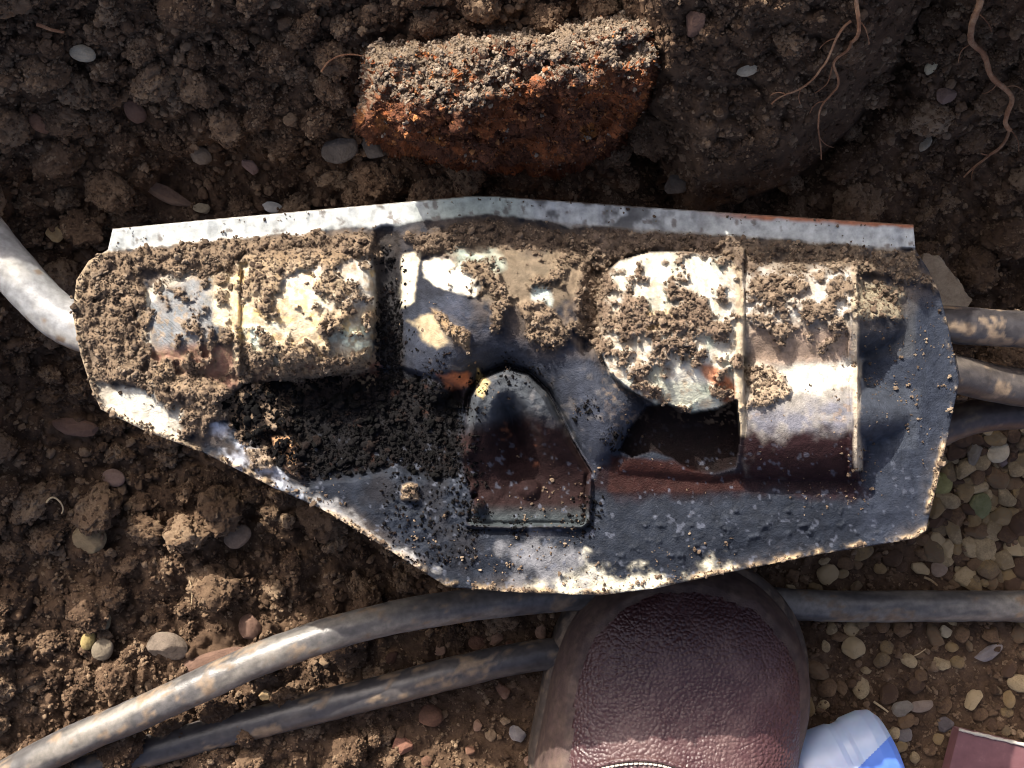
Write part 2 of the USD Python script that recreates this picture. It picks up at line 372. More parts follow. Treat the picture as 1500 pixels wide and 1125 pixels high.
# stones that stand out: kind, label, photo pixel, half sizes, turn, colours
W_, B_, G_, O_ = ((.20, .17, .12), (.42, .37, .28)), ((.09, .05, .035), (.17, .10, .07)), ((.07, .06, .05), (.15, .13, .11)), ((.28, .18, .08), (.5, .38, .2))
STONES = [
        ('pebble', 'smooth off-white pebble near the upper left corner', 122, 79, 19, 13, 10, *W_),
        ('pebble', 'small white pebble lying against the pale strip of the joint', 398, 303, 15, 9, 8, (.36, .35, .32), (.56, .55, .50)),
        ('pebble', 'yellowish lumpy stone beside the thick pale cable', 82, 342, 16, 13, 20, *O_),
        ('pebble', 'flat reddish brown oval pebble at the left of the trench wall', 57, 182, 18, 12, 55, (.12, .06, .035), (.22, .12, .075)),
        ('pebble', 'brown oblong pebble tilted upright on the trench wall', 198, 163, 20, 14, 65, *B_),
        ('pebble', 'pinkish grey wedge shaped stone left of the crusted lump', 366, 244, 16, 10, 55, (.17, .11, .09), (.26, .18, .15)),
        ('pebble', 'folded looking grey brown stone on the trench wall', 293, 228, 18, 16, 20, (.12, .09, .065), (.26, .21, .155), ),
        ('stone', 'dark angular stone touching the lower left of the crusted lump', 497, 219, 30, 22, -20, *G_),
        ('stone', 'grey stone half under the left end of the crusted lump', 548, 218, 24, 17, 20, *G_),
        ('stone', 'long flat stone lying askew above the pale strip', 245, 285, 40, 13, 35, (.10, .06, .045), (.19, .13, .09)),
        ('pebble', 'small pale rounded stone between the long flat stone and the strip', 295, 305, 13, 11, 0, (.2, .16, .1), (.36, .3, .2)),
        ('pebble', 'pale angular stone left of the forked root', 1096, 104, 17, 9, -15, *W_),
        ('pebble', 'white capped stone in the recess right of the earth mass', 1356, 211, 9, 13, 10, *W_),
        ('stone', 'dull grey stone behind the pale strip at the right', 990, 272, 18, 17, 0, *G_),
        ('pebble', 'pinkish angular stone beside the thick root', 1385, 140, 15, 15, 30, (.13, .085, .065), (.22, .15, .12)),
        ('pebble', 'cream coloured stone above the right hand recess', 1365, 98, 9, 12, 20, (.3, .26, .17), (.5, .44, .3)),
        ('stone', 'brown oblong stone poking out at the top beside the lump', 1018, 32, 15, 22, 20, *B_),
        ('pebble', 'round brown pebble in shade below the left edge of the plate', 348, 785, 22, 18, -40, (.14, .10, .07), (.27, .20, .15)),
        ('stone', 'ochre blocky stone on the sunlit slope at the left', 132, 788, 25, 24, 10, (.15, .11, .06), (.28, .21, .12)),
        ('pebble', 'glossy brown pebble near the left edge below the plate', 168, 700, 17, 14, 10, (.13, .085, .065), (.25, .17, .14)),
        ('stone', 'rough round stone above two small pebbles at the lower left', 148, 906, 20, 18, 0, (.12, .10, .06), (.24, .2, .13)),
        ('pebble', 'yellow brown pebble beside the rough round stone', 129, 938, 10, 15, 20, (.2, .15, .05), (.36, .28, .12)),
        ('pebble', 'grey brown egg shaped pebble under the rough round stone', 150, 952, 15, 19, 35, (.11, .09, .06), (.22, .18, .13)),
        ('stone', 'brown squared stone close above the long sunlit cable', 367, 918, 18, 23, 0, *B_),
        ('stone', 'broad crusted stone half buried at the lower left', 245, 948, 32, 24, 20, (.085, .065, .05), (.19, .15, .115)),
        ('stone', 'long brown slab lying just above the sunlit cable', 310, 968, 55, 16, -18, *B_),
        ('stone', 'flat brown slab jutting out left of the plate corner', 110, 625, 36, 14, 8, *B_),
        ('pebble', 'small ochre pebble on the soil below the plate corner', 388, 1018, 10, 11, 0, (.2, .13, .06), (.36, .26, .14)),
        ('pebble', 'large cream pebble on the gravel below the right hand cables', 1462, 661, 17, 17, 0, (.36, .3, .2), (.55, .48, .35)),
        ('pebble', 'olive green pebble touching the right edge of the plate', 1381, 709, 15, 18, 0, (.16, .15, .05), (.28, .26, .11)),
        ('pebble', 'mossy green pebble in the middle of the gravel', 1436, 740, 15, 21, -10, (.10, .11, .045), (.19, .19, .10)),
        ('pebble', 'grey wedge shaped pebble left of the cream one', 1426, 663, 12, 20, 10, (.12, .10, .08), (.22, .2, .165)),
        ('pebble', 'purplish round pebble right of the cream one', 1467, 672, 11, 13, 0, (.13, .09, .08), (.22, .16, .15)),
        ('pebble', 'smooth brown ball shaped pebble above the cable at the right', 1376, 833, 12, 12, 0, (.15, .11, .08), (.27, .2, .15)),
        ('pebble', 'pale tan chipped stone just under the cable at the right', 1385, 925, 13, 10, 45, (.3, .24, .16), (.45, .38, .26)),
        ('pebble', 'grey oblong pebble lying slantwise in the gravel', 1447, 958, 22, 12, -35, (.14, .12, .12), (.24, .21, .2)),
        ('pebble', 'brown three cornered stone right of the bottle', 1349, 1033, 18, 11, -12, (.15, .11, .085), (.27, .21, .165)),
        ('pebble', 'grey brown stone just above the bottle', 1322, 1038, 16, 15, 0, (.13, .11, .09), (.24, .21, .17)),
        ('pebble', 'dark round pebble below the three cornered stone', 1384, 1062, 13, 13, 0, (.06, .05, .05), (.12, .1, .1)),
        ('pebble', 'dusky grey pebble right beside the bottle', 1323, 1077, 12, 15, 0, (.11, .09, .085), (.19, .17, .16)),
        ('stone', 'reddish stone on the shaded floor left of the boot', 588, 1092, 17, 16, 0, (.14, .06, .04), (.24, .12, .08)),
        ('stone', 'grey shard standing beside the sole of the boot', 757, 1075, 13, 16, 20, (.14, .12, .12), (.24, .22, .21)),
]
STPX = np.array([a[2:6] for a in STONES], float)


def offstones(u, v, m=.75):
    d2 = ((u[:, None] - STPX[None, :, 0]) / (STPX[None, :, 2] * m)) ** 2 + ((v[:, None] - STPX[None, :, 1]) / (STPX[None, :, 2] * m)) ** 2
    return (d2 > 1).all(1)


# soil clods, one by one, and the crumbs between them
g = np.random.default_rng(11)


def hidden(u, v, m=14):
    return sdf(PLATE, u, v) < -m


def scatter(k, region, rmin, rmax, power, gap, tries=6):
    """pixel positions of lumps that do not crowd each other"""
    out = []
    r = (rmin ** -power + g.random(k * tries) * (rmax ** -power - rmin ** -power)) ** (-1 / power)
    r = np.sort(r)[::-1]
    uv = np.stack([g.uniform(-30, 1530, len(r)), g.uniform(-30, 1155, len(r))], -1)
    ok = region(uv[:, 0], uv[:, 1]) & offstones(uv[:, 0], uv[:, 1], 1.1) & ~hidden(uv[:, 0], uv[:, 1])
    for (a, b), q in zip(uv[ok], r[ok]):
        if all((a - c) ** 2 + (b - d) ** 2 > (gap * (q + e)) ** 2 for c, d, e in out):
            out.append((a, b, q))
        if len(out) >= k:
            break
    return np.array(out)


ingravel = lambda u, v: sdf(GRAVEL, u, v) < 0
BOOTPX = [(775, 1160), (790, 1040), (810, 960), (850, 870), (1130, 820), (1190, 900), (1180, 980), (1150, 1160)]
bare = lambda u, v: sdf(BULGE, u, v) < 0
clods = scatter(260, lambda u, v: ~ingravel(u, v) & ~((sdf(BULGE, u, v) < -5) & (g.random(u.shape) < .85)), 9, 46, .9, .60)
stuck = []
for k, (u, v, r) in enumerate(clods):
    lv, lf = lump(k + 10, 4 if r > 19 else 3 if r > 10 else 2, .40, .30, (1, g.uniform(.7, 1), g.uniform(.6, .85)))
    z = float(gh(u, v)) + r * S * .25
    lv = lv @ qmat(randrot(g, 1)[0]).T * (r * S * .92 * (D - z) / D) + P(u, v, z)
    part(ground, 'clod', lv, lf, m_soil)
    on = lv[g.integers(0, len(lv), int(r * 13))]; stuck.append(on[on[:, 2] > P(u, v, z)[2] - .002])
protos = []
for k in range(12):                                                        # grains and small clusters of grains
    pr_ = np.random.default_rng(70 + k); vs, fs_, o = [], [], 0
    for q in range(1 if k < 3 else int(pr_.integers(3, 7))):
        a_, b_ = lump(300 + 10 * k + q, 2, .5, .3, (1, .85, .75), .6 if k % 2 else 0)
        sz = 1.0 if k < 3 else pr_.uniform(.3, .75); vs.append(a_ * sz + (0 if k < 3 else pr_.normal(size=3) * .48)); fs_.append(b_ + o); o += len(a_)
    protos.append((np.vstack(vs), np.vstack(fs_)))
NC = 74000
cuv = np.stack([g.uniform(-240, 1700, NC), g.uniform(-180, 1280, NC)], -1)
cr = np.minimum(1.7 * (1 - g.random(NC)) ** (-1 / 2.1), 10.5)
keep = ~hidden(cuv[:, 0], cuv[:, 1], 40) & ~(ingravel(cuv[:, 0], cuv[:, 1]) & (g.random(NC) < .2)) & ~(bare(cuv[:, 0], cuv[:, 1]) & (cr > 8))
keep &= offstones(cuv[:, 0], cuv[:, 1])
cuv, cr = cuv[keep], cr[keep]
cz = gh(cuv[:, 0], cuv[:, 1]) + cr * S * .35
cpos = P(cuv[:, 0], cuv[:, 1], cz); stuck = np.vstack(stuck); cpos = np.vstack([cpos, stuck]); cr = np.r_[cr, np.minimum(1.25 * (1 - g.random(len(stuck))) ** (-1 / 2.4), 6)]
tag(instancer(ground.GetPath().pathString + '/soil_crumbs', protos, m_soil, cpos, cr * S * 1.05, g.integers(0, len(protos), len(cr)), randrot(g, len(cr))), kind='stuff')

# gravel: the pebbles of the trench floor at the lower right
gravel = thing('gravel_bed', 'rounded brown and grey pebbles on the trench floor at the lower right', 'gravel', kind='structure')
dense = [(1370, 600), (1530, 590), (1530, 860), (1380, 850), (1350, 790)]
pb = np.vstack([scatter(185, lambda u, v: sdf(dense, u, v) < 0, 5.5, 18, 1.3, .56, 340),
                scatter(135, lambda u, v: ingravel(u, v) & (sdf(dense, u, v) > 0) & (u > 1150), 5, 17, 1.5, .75, 60),
                scatter(60, lambda u, v: ingravel(u, v) & (u < 860), 6, 18, 1.5, 1.0, 25)])
for k, (u, v, r) in enumerate(pb):
    lv, lf = lump(k + 2000, 3, .3, .03, (1, g.uniform(.62, .95), g.uniform(.62, .9)), facet=g.choice([0, .4, .8, 1.4]), freq=.9)
    z = float(gh(u, v)) + r * S * .3
    a = g.uniform(0, 6.28); R = np.array([[math.cos(a), -math.sin(a), 0], [math.sin(a), math.cos(a), 0], [0, 0, 1]])
    lv = lv @ R.T * (r * S * 1.1 * (D - z) / D) + P(u, v, z)
    part(gravel, 'pebble', lv, lf, m_redpebble if u < 860 else m_pebble)

# ------------------------------------------------------------------ the burst cable joint: one surface, cut into its parts
ST = 1.7
ju, jv = np.meshgrid(np.arange(92, 1418, ST), np.arange(276, 886, ST))
wu = ju + 5 * n2(ju, jv, 40, 3, 21) + 2.0 * n2(ju, jv, 9, 2, 22)
wv = jv + 5 * n2(ju, jv, 40, 3, 23) + 2.0 * n2(ju, jv, 9, 2, 24)
lu = ju + 2.2 * n2(ju, jv, 30, 2, 25); lv_ = jv + 2.2 * n2(ju, jv, 30, 2, 26)      # gently warped, for the moulded shapes
psd = sdf(PLATE, ju, jv)


def pad(u, v, cx, cy, hu, hv, h, pu=2., pv=2., pz=2.):
    s = np.abs((u - cx) / hu) ** pu + np.abs((v - cy) / hv) ** pv
    return np.where(s < 1, h * np.maximum(1 - s, 0) ** (1 / pz), -99)


def mound(poly, u, v, h, r, base=0.):
    d = np.clip(-sdf(poly, u, v) / r, 0, 1)
    return np.where(d > 0, base + (h - base) * np.sqrt(1 - (1 - d) ** 2), -99)


def smax(a, b, k=2.0):
    h = np.clip(.5 + .5 * (a - b) / k, 0, 1)
    return b + (a - b) * h + k * h * (1 - h)


SLEEVE = [(200, 400), (300, 395), (345, 392), (345, 560), (230, 552), (205, 520)]
LEFTSH = [(343, 388), (362, 373), (440, 370), (530, 373), (553, 395), (552, 440), (545, 500), (540, 545), (470, 552), (400, 560), (355, 562), (342, 530)]
DOME = [(590, 392), (612, 372), (660, 360), (730, 354), (800, 358), (850, 372), (880, 410), (884, 470), (905, 515), (948, 585), (942, 612), (925, 640), (905, 668), (872, 692), (852, 668), (836, 640), (818, 600), (800, 570), (775, 545), (740, 535), (705, 543), (680, 565), (640, 570), (600, 545), (586, 450)]
SPOUT = [(682, 620), (688, 580), (704, 552), (742, 537), (776, 547), (802, 573), (820, 606), (838, 645), (866, 690), (864, 764), (855, 774), (760, 773), (690, 771), (684, 765), (694, 735), (680, 690), (676, 650)]
RIGHTSH = [(876, 440), (886, 405), (905, 382), (950, 370), (1030, 369), (1070, 378), (1086, 404), (1090, 590), (1075, 590), (1052, 604), (1012, 609), (972, 598), (945, 584), (918, 566), (893, 546), (878, 510)]
HOLE = [(908, 660), (920, 632), (946, 596), (975, 590), (1012, 604), (1052, 598), (1080, 585), (1084, 640), (1079, 684), (1046, 693), (1012, 689), (985, 671), (955, 662), (925, 669)]
BURN = [(330, 590), (360, 566), (440, 560), (520, 550), (590, 548), (668, 575), (678, 650), (672, 692), (640, 700), (580, 678), (520, 690), (450, 702), (405, 670), (360, 640)]
TWIN = [(1088, 392), (1120, 386), (1200, 384), (1240, 392), (1254, 420), (1254, 520), (1260, 570), (1262, 660), (1250, 694), (1200, 704), (1090, 700)]

z = 6 + 4.5 * sm(0, -70, psd) + .9 * n2(ju, jv, 30, 3, 31) + .15 * n2(ju, jv, 6, 2, 32)
z = z + 3 * sm(250, 0, jv - 560) * sm(1300, 900, ju)                       # the shell thickens towards its spine
# sleeve, neck and left shell
z = smax(z, pad(lu, lv_, 302, 474, 102, 82, 28, 2.4, 2.2), 3)
z = smax(z, pad(lu, lv_, 330, 476, 40, 88, 25, 6, 2.3), 2)
left = pad(wu * .9 + lu * .1, wv * .7 + lv_ * .3, 448, 462, 106, 102, 38, 4.5, 2.3)
z = smax(z, np.where(left > 0, left + 2.2 * n2(ju, jv, 30, 4, 41), left), 1.5)
z = smax(z, pad(wu * .5 + lu * .5, lv_, 348, 470, 8, 96, 30, 3, 2.4), 1.5)               # moulded rib
# centre
dm = mound(DOME, wu * .5 + lu * .5, wv * .5 + lv_ * .5, 40, 95, 9)
dm = np.where(dm > 0, dm * (1 - .22 * sm(500, 640, jv)) * (1 - .3 * sm(700, 590, ju + .5 * (jv - 400))) + 4.5 * n2(ju, jv, 60, 4, 43) + 1.5 * n2(ju, jv, 20, 3, 433), dm)
dm = np.where(dm > -50, dm, 5); dm = gaussian_filter(dm, 8) + 2.2 * np.abs(n2(ju, jv, 34, 4, 431)) * (dm > 9)
z = smax(z, dm, 3)
tr = sm(30, 6, seg([(566, 350), (570, 450), (575, 560)], wu, wv)); z = z * (1 - tr) + (6 + 4 * n2(ju, jv, 14, 3, 44)) * tr
flank = gaussian_filter(np.maximum(mound([(800, 500), (870, 500), (905, 520), (950, 585), (930, 640), (908, 668), (874, 692), (850, 655), (822, 600), (800, 560)], wu, wv, 38, 70, 6), 5), 7)
z = smax(z, flank + 1.3 * np.abs(n2(ju, jv, 18, 3, 432)) * (flank > 7), 3)
tr = sm(22, 3, seg([(872, 400), (864, 450), (862, 505)], wu, wv)); z = z - 8 * tr
# right shell over the hole, its rib
z = smax(z, np.where(sdf(RIGHTSH, lu, lv_) < 0, 48 * np.sqrt(np.clip(1 - np.abs((lv_ - 486) / 142) ** 2.4 - np.abs((lu - 995) / 128) ** 4.5, 0, 1)) + 1.8 * n2(ju, jv, 34, 4, 45), -99), 2)
lowsh = mound([(900, 640), (940, 630), (1088, 640), (1092, 700), (1050, 712), (960, 704), (895, 700)], lu, lv_, 19, 34, 5); z = smax(z, gaussian_filter(np.maximum(lowsh, 5), 2.5), 2)
# twin tubes
tw = np.maximum(pad(lu, lv_, 1165, 463, 106, 84, 39, 9, 2.1), pad(lu, lv_, 1165, 612, 108, 94, 40, 9, 2.1)) + .9 * n2(ju, jv, 30, 4, 462)
tw = smax(tw, pad(lu, lv_, 1170, 540, 86, 70, 30, 9, 4), 5)
z = smax(z, tw, 2)
z = smax(z, np.where((lv_ > 384) & (lv_ < 702), 1.6 + np.where(np.abs(lu - 1250) < 7, np.maximum(pad(lu * 0, lv_, 0, 463, 1, 86, 39, 9, 2.1), pad(lu * 0, lv_, 0, 612, 1, 96, 40, 9, 2.1)), -99), -99), 1.5)
rib = np.where(np.abs(lu - 1083 + 2.5 * n2(ju, jv, 60, 2, 461)) < 7.5, -2.5 + 5 * np.sqrt(np.clip(1 - ((lu - 1083) / 8) ** 2, 0, 1)) + 45 * np.sqrt(np.clip(1 - np.abs((lv_ - 530) / 172) ** 2.6, 0, 1)), -99); z = smax(z, rib, 1.5)
# cable stubs
for cy, u1, r0 in ((470, 1334, 52), (607, 1340, 48)):
    t = np.clip((lu - 1246) / (u1 - 1246), 0, 1); rr = r0 * (1 - .30 * t)
    st = np.where(lu > 1246, (44 - 20 * t) * np.sqrt(np.clip(1 - t ** 2.3 - ((lv_ - cy - 4 * t) / rr) ** 2, 0, 1)), -99); z = smax(z, np.where(st > 0, st, -99), 2.5)
pile = gaussian_filter(np.maximum(mound([(200, 560), (350, 548), (560, 540), (600, 545), (585, 590), (480, 600), (330, 612), (230, 590)], wu, wv, 20, 34, 6), 5), 5)
z = smax(z, pile + 3 * np.abs(n2(ju, jv, 24, 3, 51)) * (pile > 7), 4)
# hole and burnt cavity
hs = sdf(HOLE, wu * .3 + lu * .7, wv * .3 + lv_ * .7)
z = np.where(hs < 0, np.minimum(z, 2.0 - 17 * sm(0, -9, hs) + .8 * n2(ju, jv, 12, 2, 47)), z)
bs = sdf(BURN, wu, wv); bm = sm(14, -10, bs)
z = z * (1 - bm) + (-15 + np.abs(20 * n2(ju, jv, 52, 3, 48)) + 5 * cells(wu, wv, 22, 481) + 2.0 * n2(ju, jv, 9, 3, 49)) * bm
# filler spout: a scoop with a domed upper end, a nub and a raised lower rim
es = sdf(SPOUT, wu * .25 + lu * .75, wv * .25 + lv_ * .75); e = -es
topw = sm(720, 580, jv); topw = .12 + .88 * topw
zs = 5 + 31 * topw * sm(0, 12, e) * sm(78, 30, e) + 1.0 * n2(ju, jv, 16, 3, 50) + .7 * cells(wu, wv, 7, 501) * sm(640, 600, jv)
zs = smax(zs, pad(wu, wv, 775, 718, 22, 19, 12, 2.3, 2), 2.5)
z = np.where(e > 0, zs, z)
z = z - 8 * np.exp(-((e + 3) / 2.8) ** 2) * sm(700, 600, jv) * (sdf(SPOUT, ju, jv) < 16)
rim = np.exp(-(seg([(684, 769), (700, 771), (760, 773), (852, 773), (863, 764), (865, 700)], wu * .3 + lu * .7, wv * .3 + lv_ * .7) / 4.5) ** 2); z = np.maximum(z, 6 + 10 * rim * (e > -8) + 0 * z)
for cx, cy, r, h in ((688, 660, 18, 22), (700, 742, 15, 17), (692, 620, 12, 18), (690, 715, 10, 12), (640, 562, 26, 19), (700, 762, 18, 10)):
    z = smax(z, pad(wu, wv, cx, cy, r, r * 1.1, h, 2, 2), 2)
drip = mound([(685, 775), (800, 778), (770, 800), (720, 802), (690, 795)], wu, wv, 11, 12, 5); z = smax(z, drip, 2)

z = np.where(z > 9, 9 + (z - 9) * np.where(e > 2, .9, .66), z)

# --- dirt: where soil is caked, where tar and char lie, where the shell shows; shade and sheen painted in too
def mk(poly, feather=10, amp=16, seed=0, sc=26):
    return sm(feather, -feather, sdf(poly, ju, jv) + amp * 1.45 * n2(ju, jv, sc, 5, 60 + seed))


WHITE, CREAM, YEL, AQUA = (.48, .47, .41), (.46, .40, .29), (.62, .42, .14), (.50, .62, .56)
SOIL, SOILD, TAR, CHAR, MAR, RUST, TAPE = (.145, .105, .072), (.085, .060, .041), (.013, .016, .023), (.014, .013, .014), (.045, .014, .013), (.28, .09, .03), (.15, .16, .17)
tint = np.empty(ju.shape + (3,)); tint[:] = TAR; coarse = np.full(ju.shape, .42); soil = np.zeros(ju.shape)


def paint(m, c, r):
    global tint, coarse
    tint = tint * (1 - m[..., None]) + np.array(c) * m[..., None]; coarse = coarse * (1 - m) + r * m


def crust(m, c=SOIL):
    global soil
    paint(m, c, .92); soil = np.maximum(soil, m)


n_a, n_b, n_c = n2(ju, jv, 20, 4, 91), n2(ju, jv, 34, 4, 92), n2(ju, jv, 9, 3, 93)
paint(sm(1240, 1275, ju) * .85, (.024, .029, .042), .5)  # right end of the plate painted lighter, as if sunlit
paint(sm(.05, .6, n_b) * .35, (.035, .042, .058), .45)                                             # bluish sky sheen and dust painted on the tar
paint(mk([(640, 560), (900, 690), (905, 700), (1250, 690), (1260, 715), (900, 730), (870, 720)], 14, 16, 1), (.010, .005, .006), .4)  # shade below the tubes painted in as near-black maroon
# lower shell left bare, and a painted glint
paint(mk([(140, 560), (215, 575), (270, 600), (262, 655), (205, 632), (146, 602)], 5, 10, 2), WHITE, .5)
paint(mk([(318, 630), (372, 622), (392, 660), (420, 710), (350, 690)], 10, 50, 3) * sm(-.25, .2, n2(ju, jv, 14, 4, 143)) * .85, (.50, .54, .62), .4)  # bluish white glint painted on the tar
paint(mk([(400, 690), (520, 760), (640, 840), (600, 830), (460, 745)], 5, 20, 4) * .5, (.42, .42, .42), .5)
paint(mk([(780, 858), (860, 820), (920, 826), (985, 838), (1060, 815), (1080, 838), (960, 864), (870, 874)], 8, 26, 5) * sm(-.35, .1, n2(ju, jv, 22, 5, 158)), (.50, .47, .37), .5)
paint(0 * mk([(900, 790), (960, 770), (1010, 780), (990, 812), (930, 818)], 8, 36, 6) * .3, (.4, .37, .34), .45)
paint(mk([(735, 800), (840, 795), (880, 840), (760, 850)], 12, 36, 7) * .3, (.40, .40, .42), .45)
# moulded parts: bare shell first, then what lies on it and painted shade
paint(mk([(196, 398), (250, 392), (228, 440), (224, 500), (240, 560), (205, 530)], 3, 10, 8) * 0, WHITE, .5)
ss_ = np.abs((lu - 302) / 102) ** 2.4 + np.abs((lv_ - 474) / 82) ** 2.2
paint(sm(1.02, .98, ss_) * sm(310, 290, ju), (.20, .19, .18), .7)
paint(sm(.58, .70, ss_ + .12 * n_a) * sm(1.0, .95, ss_) * sm(290, 265, ju) * sm(548, 520, jv), WHITE, .5)
paint(sm(.66, .56, ss_ + .14 * n_a) * sm(325, 300, ju + 10 * n_a) * sm(520, 500, jv), TAPE, .85)
paint(mk([(205, 510), (340, 505), (350, 570), (240, 565)], 8, 10, 10), (.20, .11, .08), .6)  # shaded lower side of the sleeve painted brown
paint(mk([(312, 395), (348, 392), (348, 480), (310, 480)], 5, 14, 11), CREAM, .6)
paint(mk(LEFTSH, 3, 5, 12), CREAM, .55)
paint(mk([(480, 370), (550, 378), (552, 450), (430, 440), (380, 400)], 8, 20, 13), (.52, .50, .44), .5)
paint(mk([(350, 475), (410, 470), (410, 510), (365, 512)], 6, 14, 14) * .9, AQUA, .35)
paint(mk([(500, 480), (546, 470), (540, 515), (505, 510)], 5, 10, 15), (.66, .70, .52), .35)
paint(mk([(345, 532), (545, 520), (550, 580), (345, 585)], 10, 30, 16), (.12, .055, .035), .7)  # shade on the lower flank of the left shell painted brown
paint(sm(.1, .3, n2(ju, jv, 13, 4, 95)) * mk(LEFTSH, 4, 6, 17) * sm(545, 500, jv) * .7, YEL, .6)
paint(mk([(585, 375), (622, 368), (612, 450), (585, 455)], 4, 10, 18), (.66, .60, .46), .6)
paint(mk([(600, 385), (650, 380), (690, 410), (695, 440), (640, 430), (608, 440)], 8, 34, 19), (.70, .65, .53), .6)
paint(sm(.0, .25, n2(ju, jv, 26, 5, 151)) * mk([(560, 350), (700, 350), (720, 520), (585, 560)], 10, 20, 152) * .95, (.030, .034, .045), .55)
paint(mk([(620, 362), (850, 360), (860, 420), (830, 470), (780, 470), (700, 440), (690, 400)], 12, 26, 20) * .9, (.12, .095, .066), .75)
paint(mk([(660, 365), (720, 360), (740, 390), (690, 400)], 10, 22, 21) * .6, (.36, .44, .38), .5)
paint(mk([(778, 420), (802, 420), (806, 470), (785, 470)], 5, 12, 22) * .8, (.46, .56, .54), .4)
paint(mk([(570, 335), (640, 348), (628, 385), (690, 425), (725, 445), (840, 450), (882, 420), (895, 530), (740, 530), (590, 565)], 9, 15, 241), (.017, .019, .026), .6)
paint(mk([(590, 372), (615, 368), (606, 440), (586, 450)], 3, 8, 242), (.52, .47, .36), .6)
paint(mk([(622, 384), (655, 379), (690, 404), (694, 434), (650, 424), (624, 406)], 4, 13, 243), (.58, .55, .47), .6)
paint(mk([(640, 455), (680, 470), (690, 515), (670, 520), (650, 490)], 5, 14, 23), (.42, .32, .18), .75)
paint(mk([(590, 455), (640, 440), (690, 440), (720, 480), (840, 505), (960, 590), (870, 700), (800, 560), (690, 540), (600, 560)], 8, 22, 24) * .9, (.026, .030, .042), .5)
paint(mk([(640, 445), (680, 425), (690, 500), (670, 520)], 8, 14, 241) * .6, (.03, .036, .055), .5)
paint(mk([(595, 470), (640, 460), (660, 500), (640, 515)], 6, 18, 231) * .8, (.36, .29, .18), .8)
paint(mk(RIGHTSH, 3, 6, 25), (.47, .46, .40), .5)
paint(mk([(940, 455), (985, 450), (985, 485), (940, 490)], 7, 14, 26) * .8, (.66, .45, .16), .5)
paint(mk([(945, 560), (1040, 560), (1078, 590), (1010, 612), (960, 598)], 6, 12, 27), (.46, .47, .38), .3)
paint(mk([(1020, 530), (1075, 550), (1085, 590), (1060, 590)], 6, 10, 28) * .9, (.34, .12, .05), .5)
paint(sm(.16, .34, n2(ju, jv, 8, 3, 121)) * mk(LEFTSH, 3, 4, 122) * .55, (.36, .26, .15), .7)
paint(sm(.2, .4, n2(ju, jv, 16, 4, 123)) * mk(LEFTSH, 3, 4, 122) * .6, (.55, .38, .19), .7)
paint(sm(.22, .4, n2(ju, jv, 9, 3, 124)) * mk(RIGHTSH, 3, 4, 125) * .5, (.34, .26, .17), .7)
paint(sm(.15, .4, n2(ju, jv, 30, 4, 126)) * mk(RIGHTSH, 3, 4, 125) * .45, (.50, .52, .46), .4)
paint(mk(TWIN, 3, 4, 29), (.20, .185, .165), .5)
paint(mk([(1090, 395), (1245, 395), (1245, 470), (1090, 470)], 8, 14, 30), (.44, .43, .40), .6)
paint(mk([(1095, 480), (1250, 480), (1250, 530), (1095, 535)], 10, 10, 31), (.24, .18, .14), .6)
paint(mk([(1100, 540), (1250, 535), (1250, 572), (1100, 578)], 14, 34, 32), (.44, .42, .37), .55)
paint(mk([(1095, 588), (1260, 590), (1262, 640), (1095, 640)], 20, 30, 33), (.12, .12, .14), .45)
paint(sm(.05, .3, n2(ju, jv, 12, 4, 127)) * mk([(1095, 575), (1262, 575), (1262, 660), (1095, 660)], 12, 20, 128) * .7, (.20, .185, .17), .45)
paint(mk([(1088, 636), (1262, 630), (1262, 720), (1088, 720)], 16, 24, 34), (.015, .007, .008), .4)  # maroon underside, its shade painted into the colour
paint(mk([(1246, 390), (1258, 390), (1264, 690), (1252, 690)], 2, 3, 35), (.38, .32, .24), .6)
paint(mk([(1076, 390), (1090, 390), (1092, 640), (1080, 640)], 3, 6, 36), (.36, .30, .21), .6)
paint(mk([(1256, 412), (1345, 425), (1340, 525), (1256, 525)], 5, 5, 37), (.040, .043, .050), .5)
paint(mk([(1258, 555), (1348, 570), (1345, 660), (1258, 660)], 5, 5, 38), (.036, .042, .055), .45)
for k_, (c_, r_) in enumerate((((.30, .36, .30), .45), ((.36, .26, .16), .7), ((.26, .19, .13), .8))):
    paint(sm(.10, .38, n2(ju, jv, (26, 17, 11)[k_], 5, 171 + k_)) * np.maximum(mk(LEFTSH, 3, 4, 122), mk(RIGHTSH, 3, 4, 125)) * .6, c_, r_)
# hole, cavity, spout, with their light and shade painted in
paint(sm(3, -3, hs), (.008, .004, .004), .6)  # floor of the hole painted near black for shade
paint(mk([(895, 668), (985, 676), (1046, 696), (1088, 692), (1092, 720), (890, 720)], 4, 6, 39), (.020, .008, .007), .4)  # shell below the hole: maroon darkened by painted shade
paint(bm * .97, (.006, .0055, .006), .8)  # burnt floor, darkened further for the shade of the left shell
paint(bm * sm(.25, .5, n2(ju, jv, 16, 4, 96)) * .4, (.06, .025, .015), .8)
paint(sm(4, -4, es), (.014, .007, .007), .7)  # maroon interior, darkened with painted shade
paint(sm(2, -4, es) * sm(622, 592, jv - .25 * np.abs(ju - 770)) * .95, (.042, .048, .056), .6)  # sooty band on the ridge, painted paler where the sun strikes
paint(sm(2, -4, es) * sm(735, 760, jv), (.035, .042, .046), .4)  # lower end painted paler, as lit again past the shade
paint(sm(.2, .45, n2(ju, jv, 14, 3, 97)) * mk([(735, 620), (785, 620), (790, 680), (740, 690)], 8, 10, 40) * .6, (.32, .12, .06), .8)
paint(mk([(700, 540), (716, 560), (708, 585), (694, 578)], 3, 5, 41), (.55, .42, .18), .8)
paint(mk([(640, 548), (684, 545), (692, 562), (660, 572)], 5, 8, 42), (.30, .11, .055), .8)
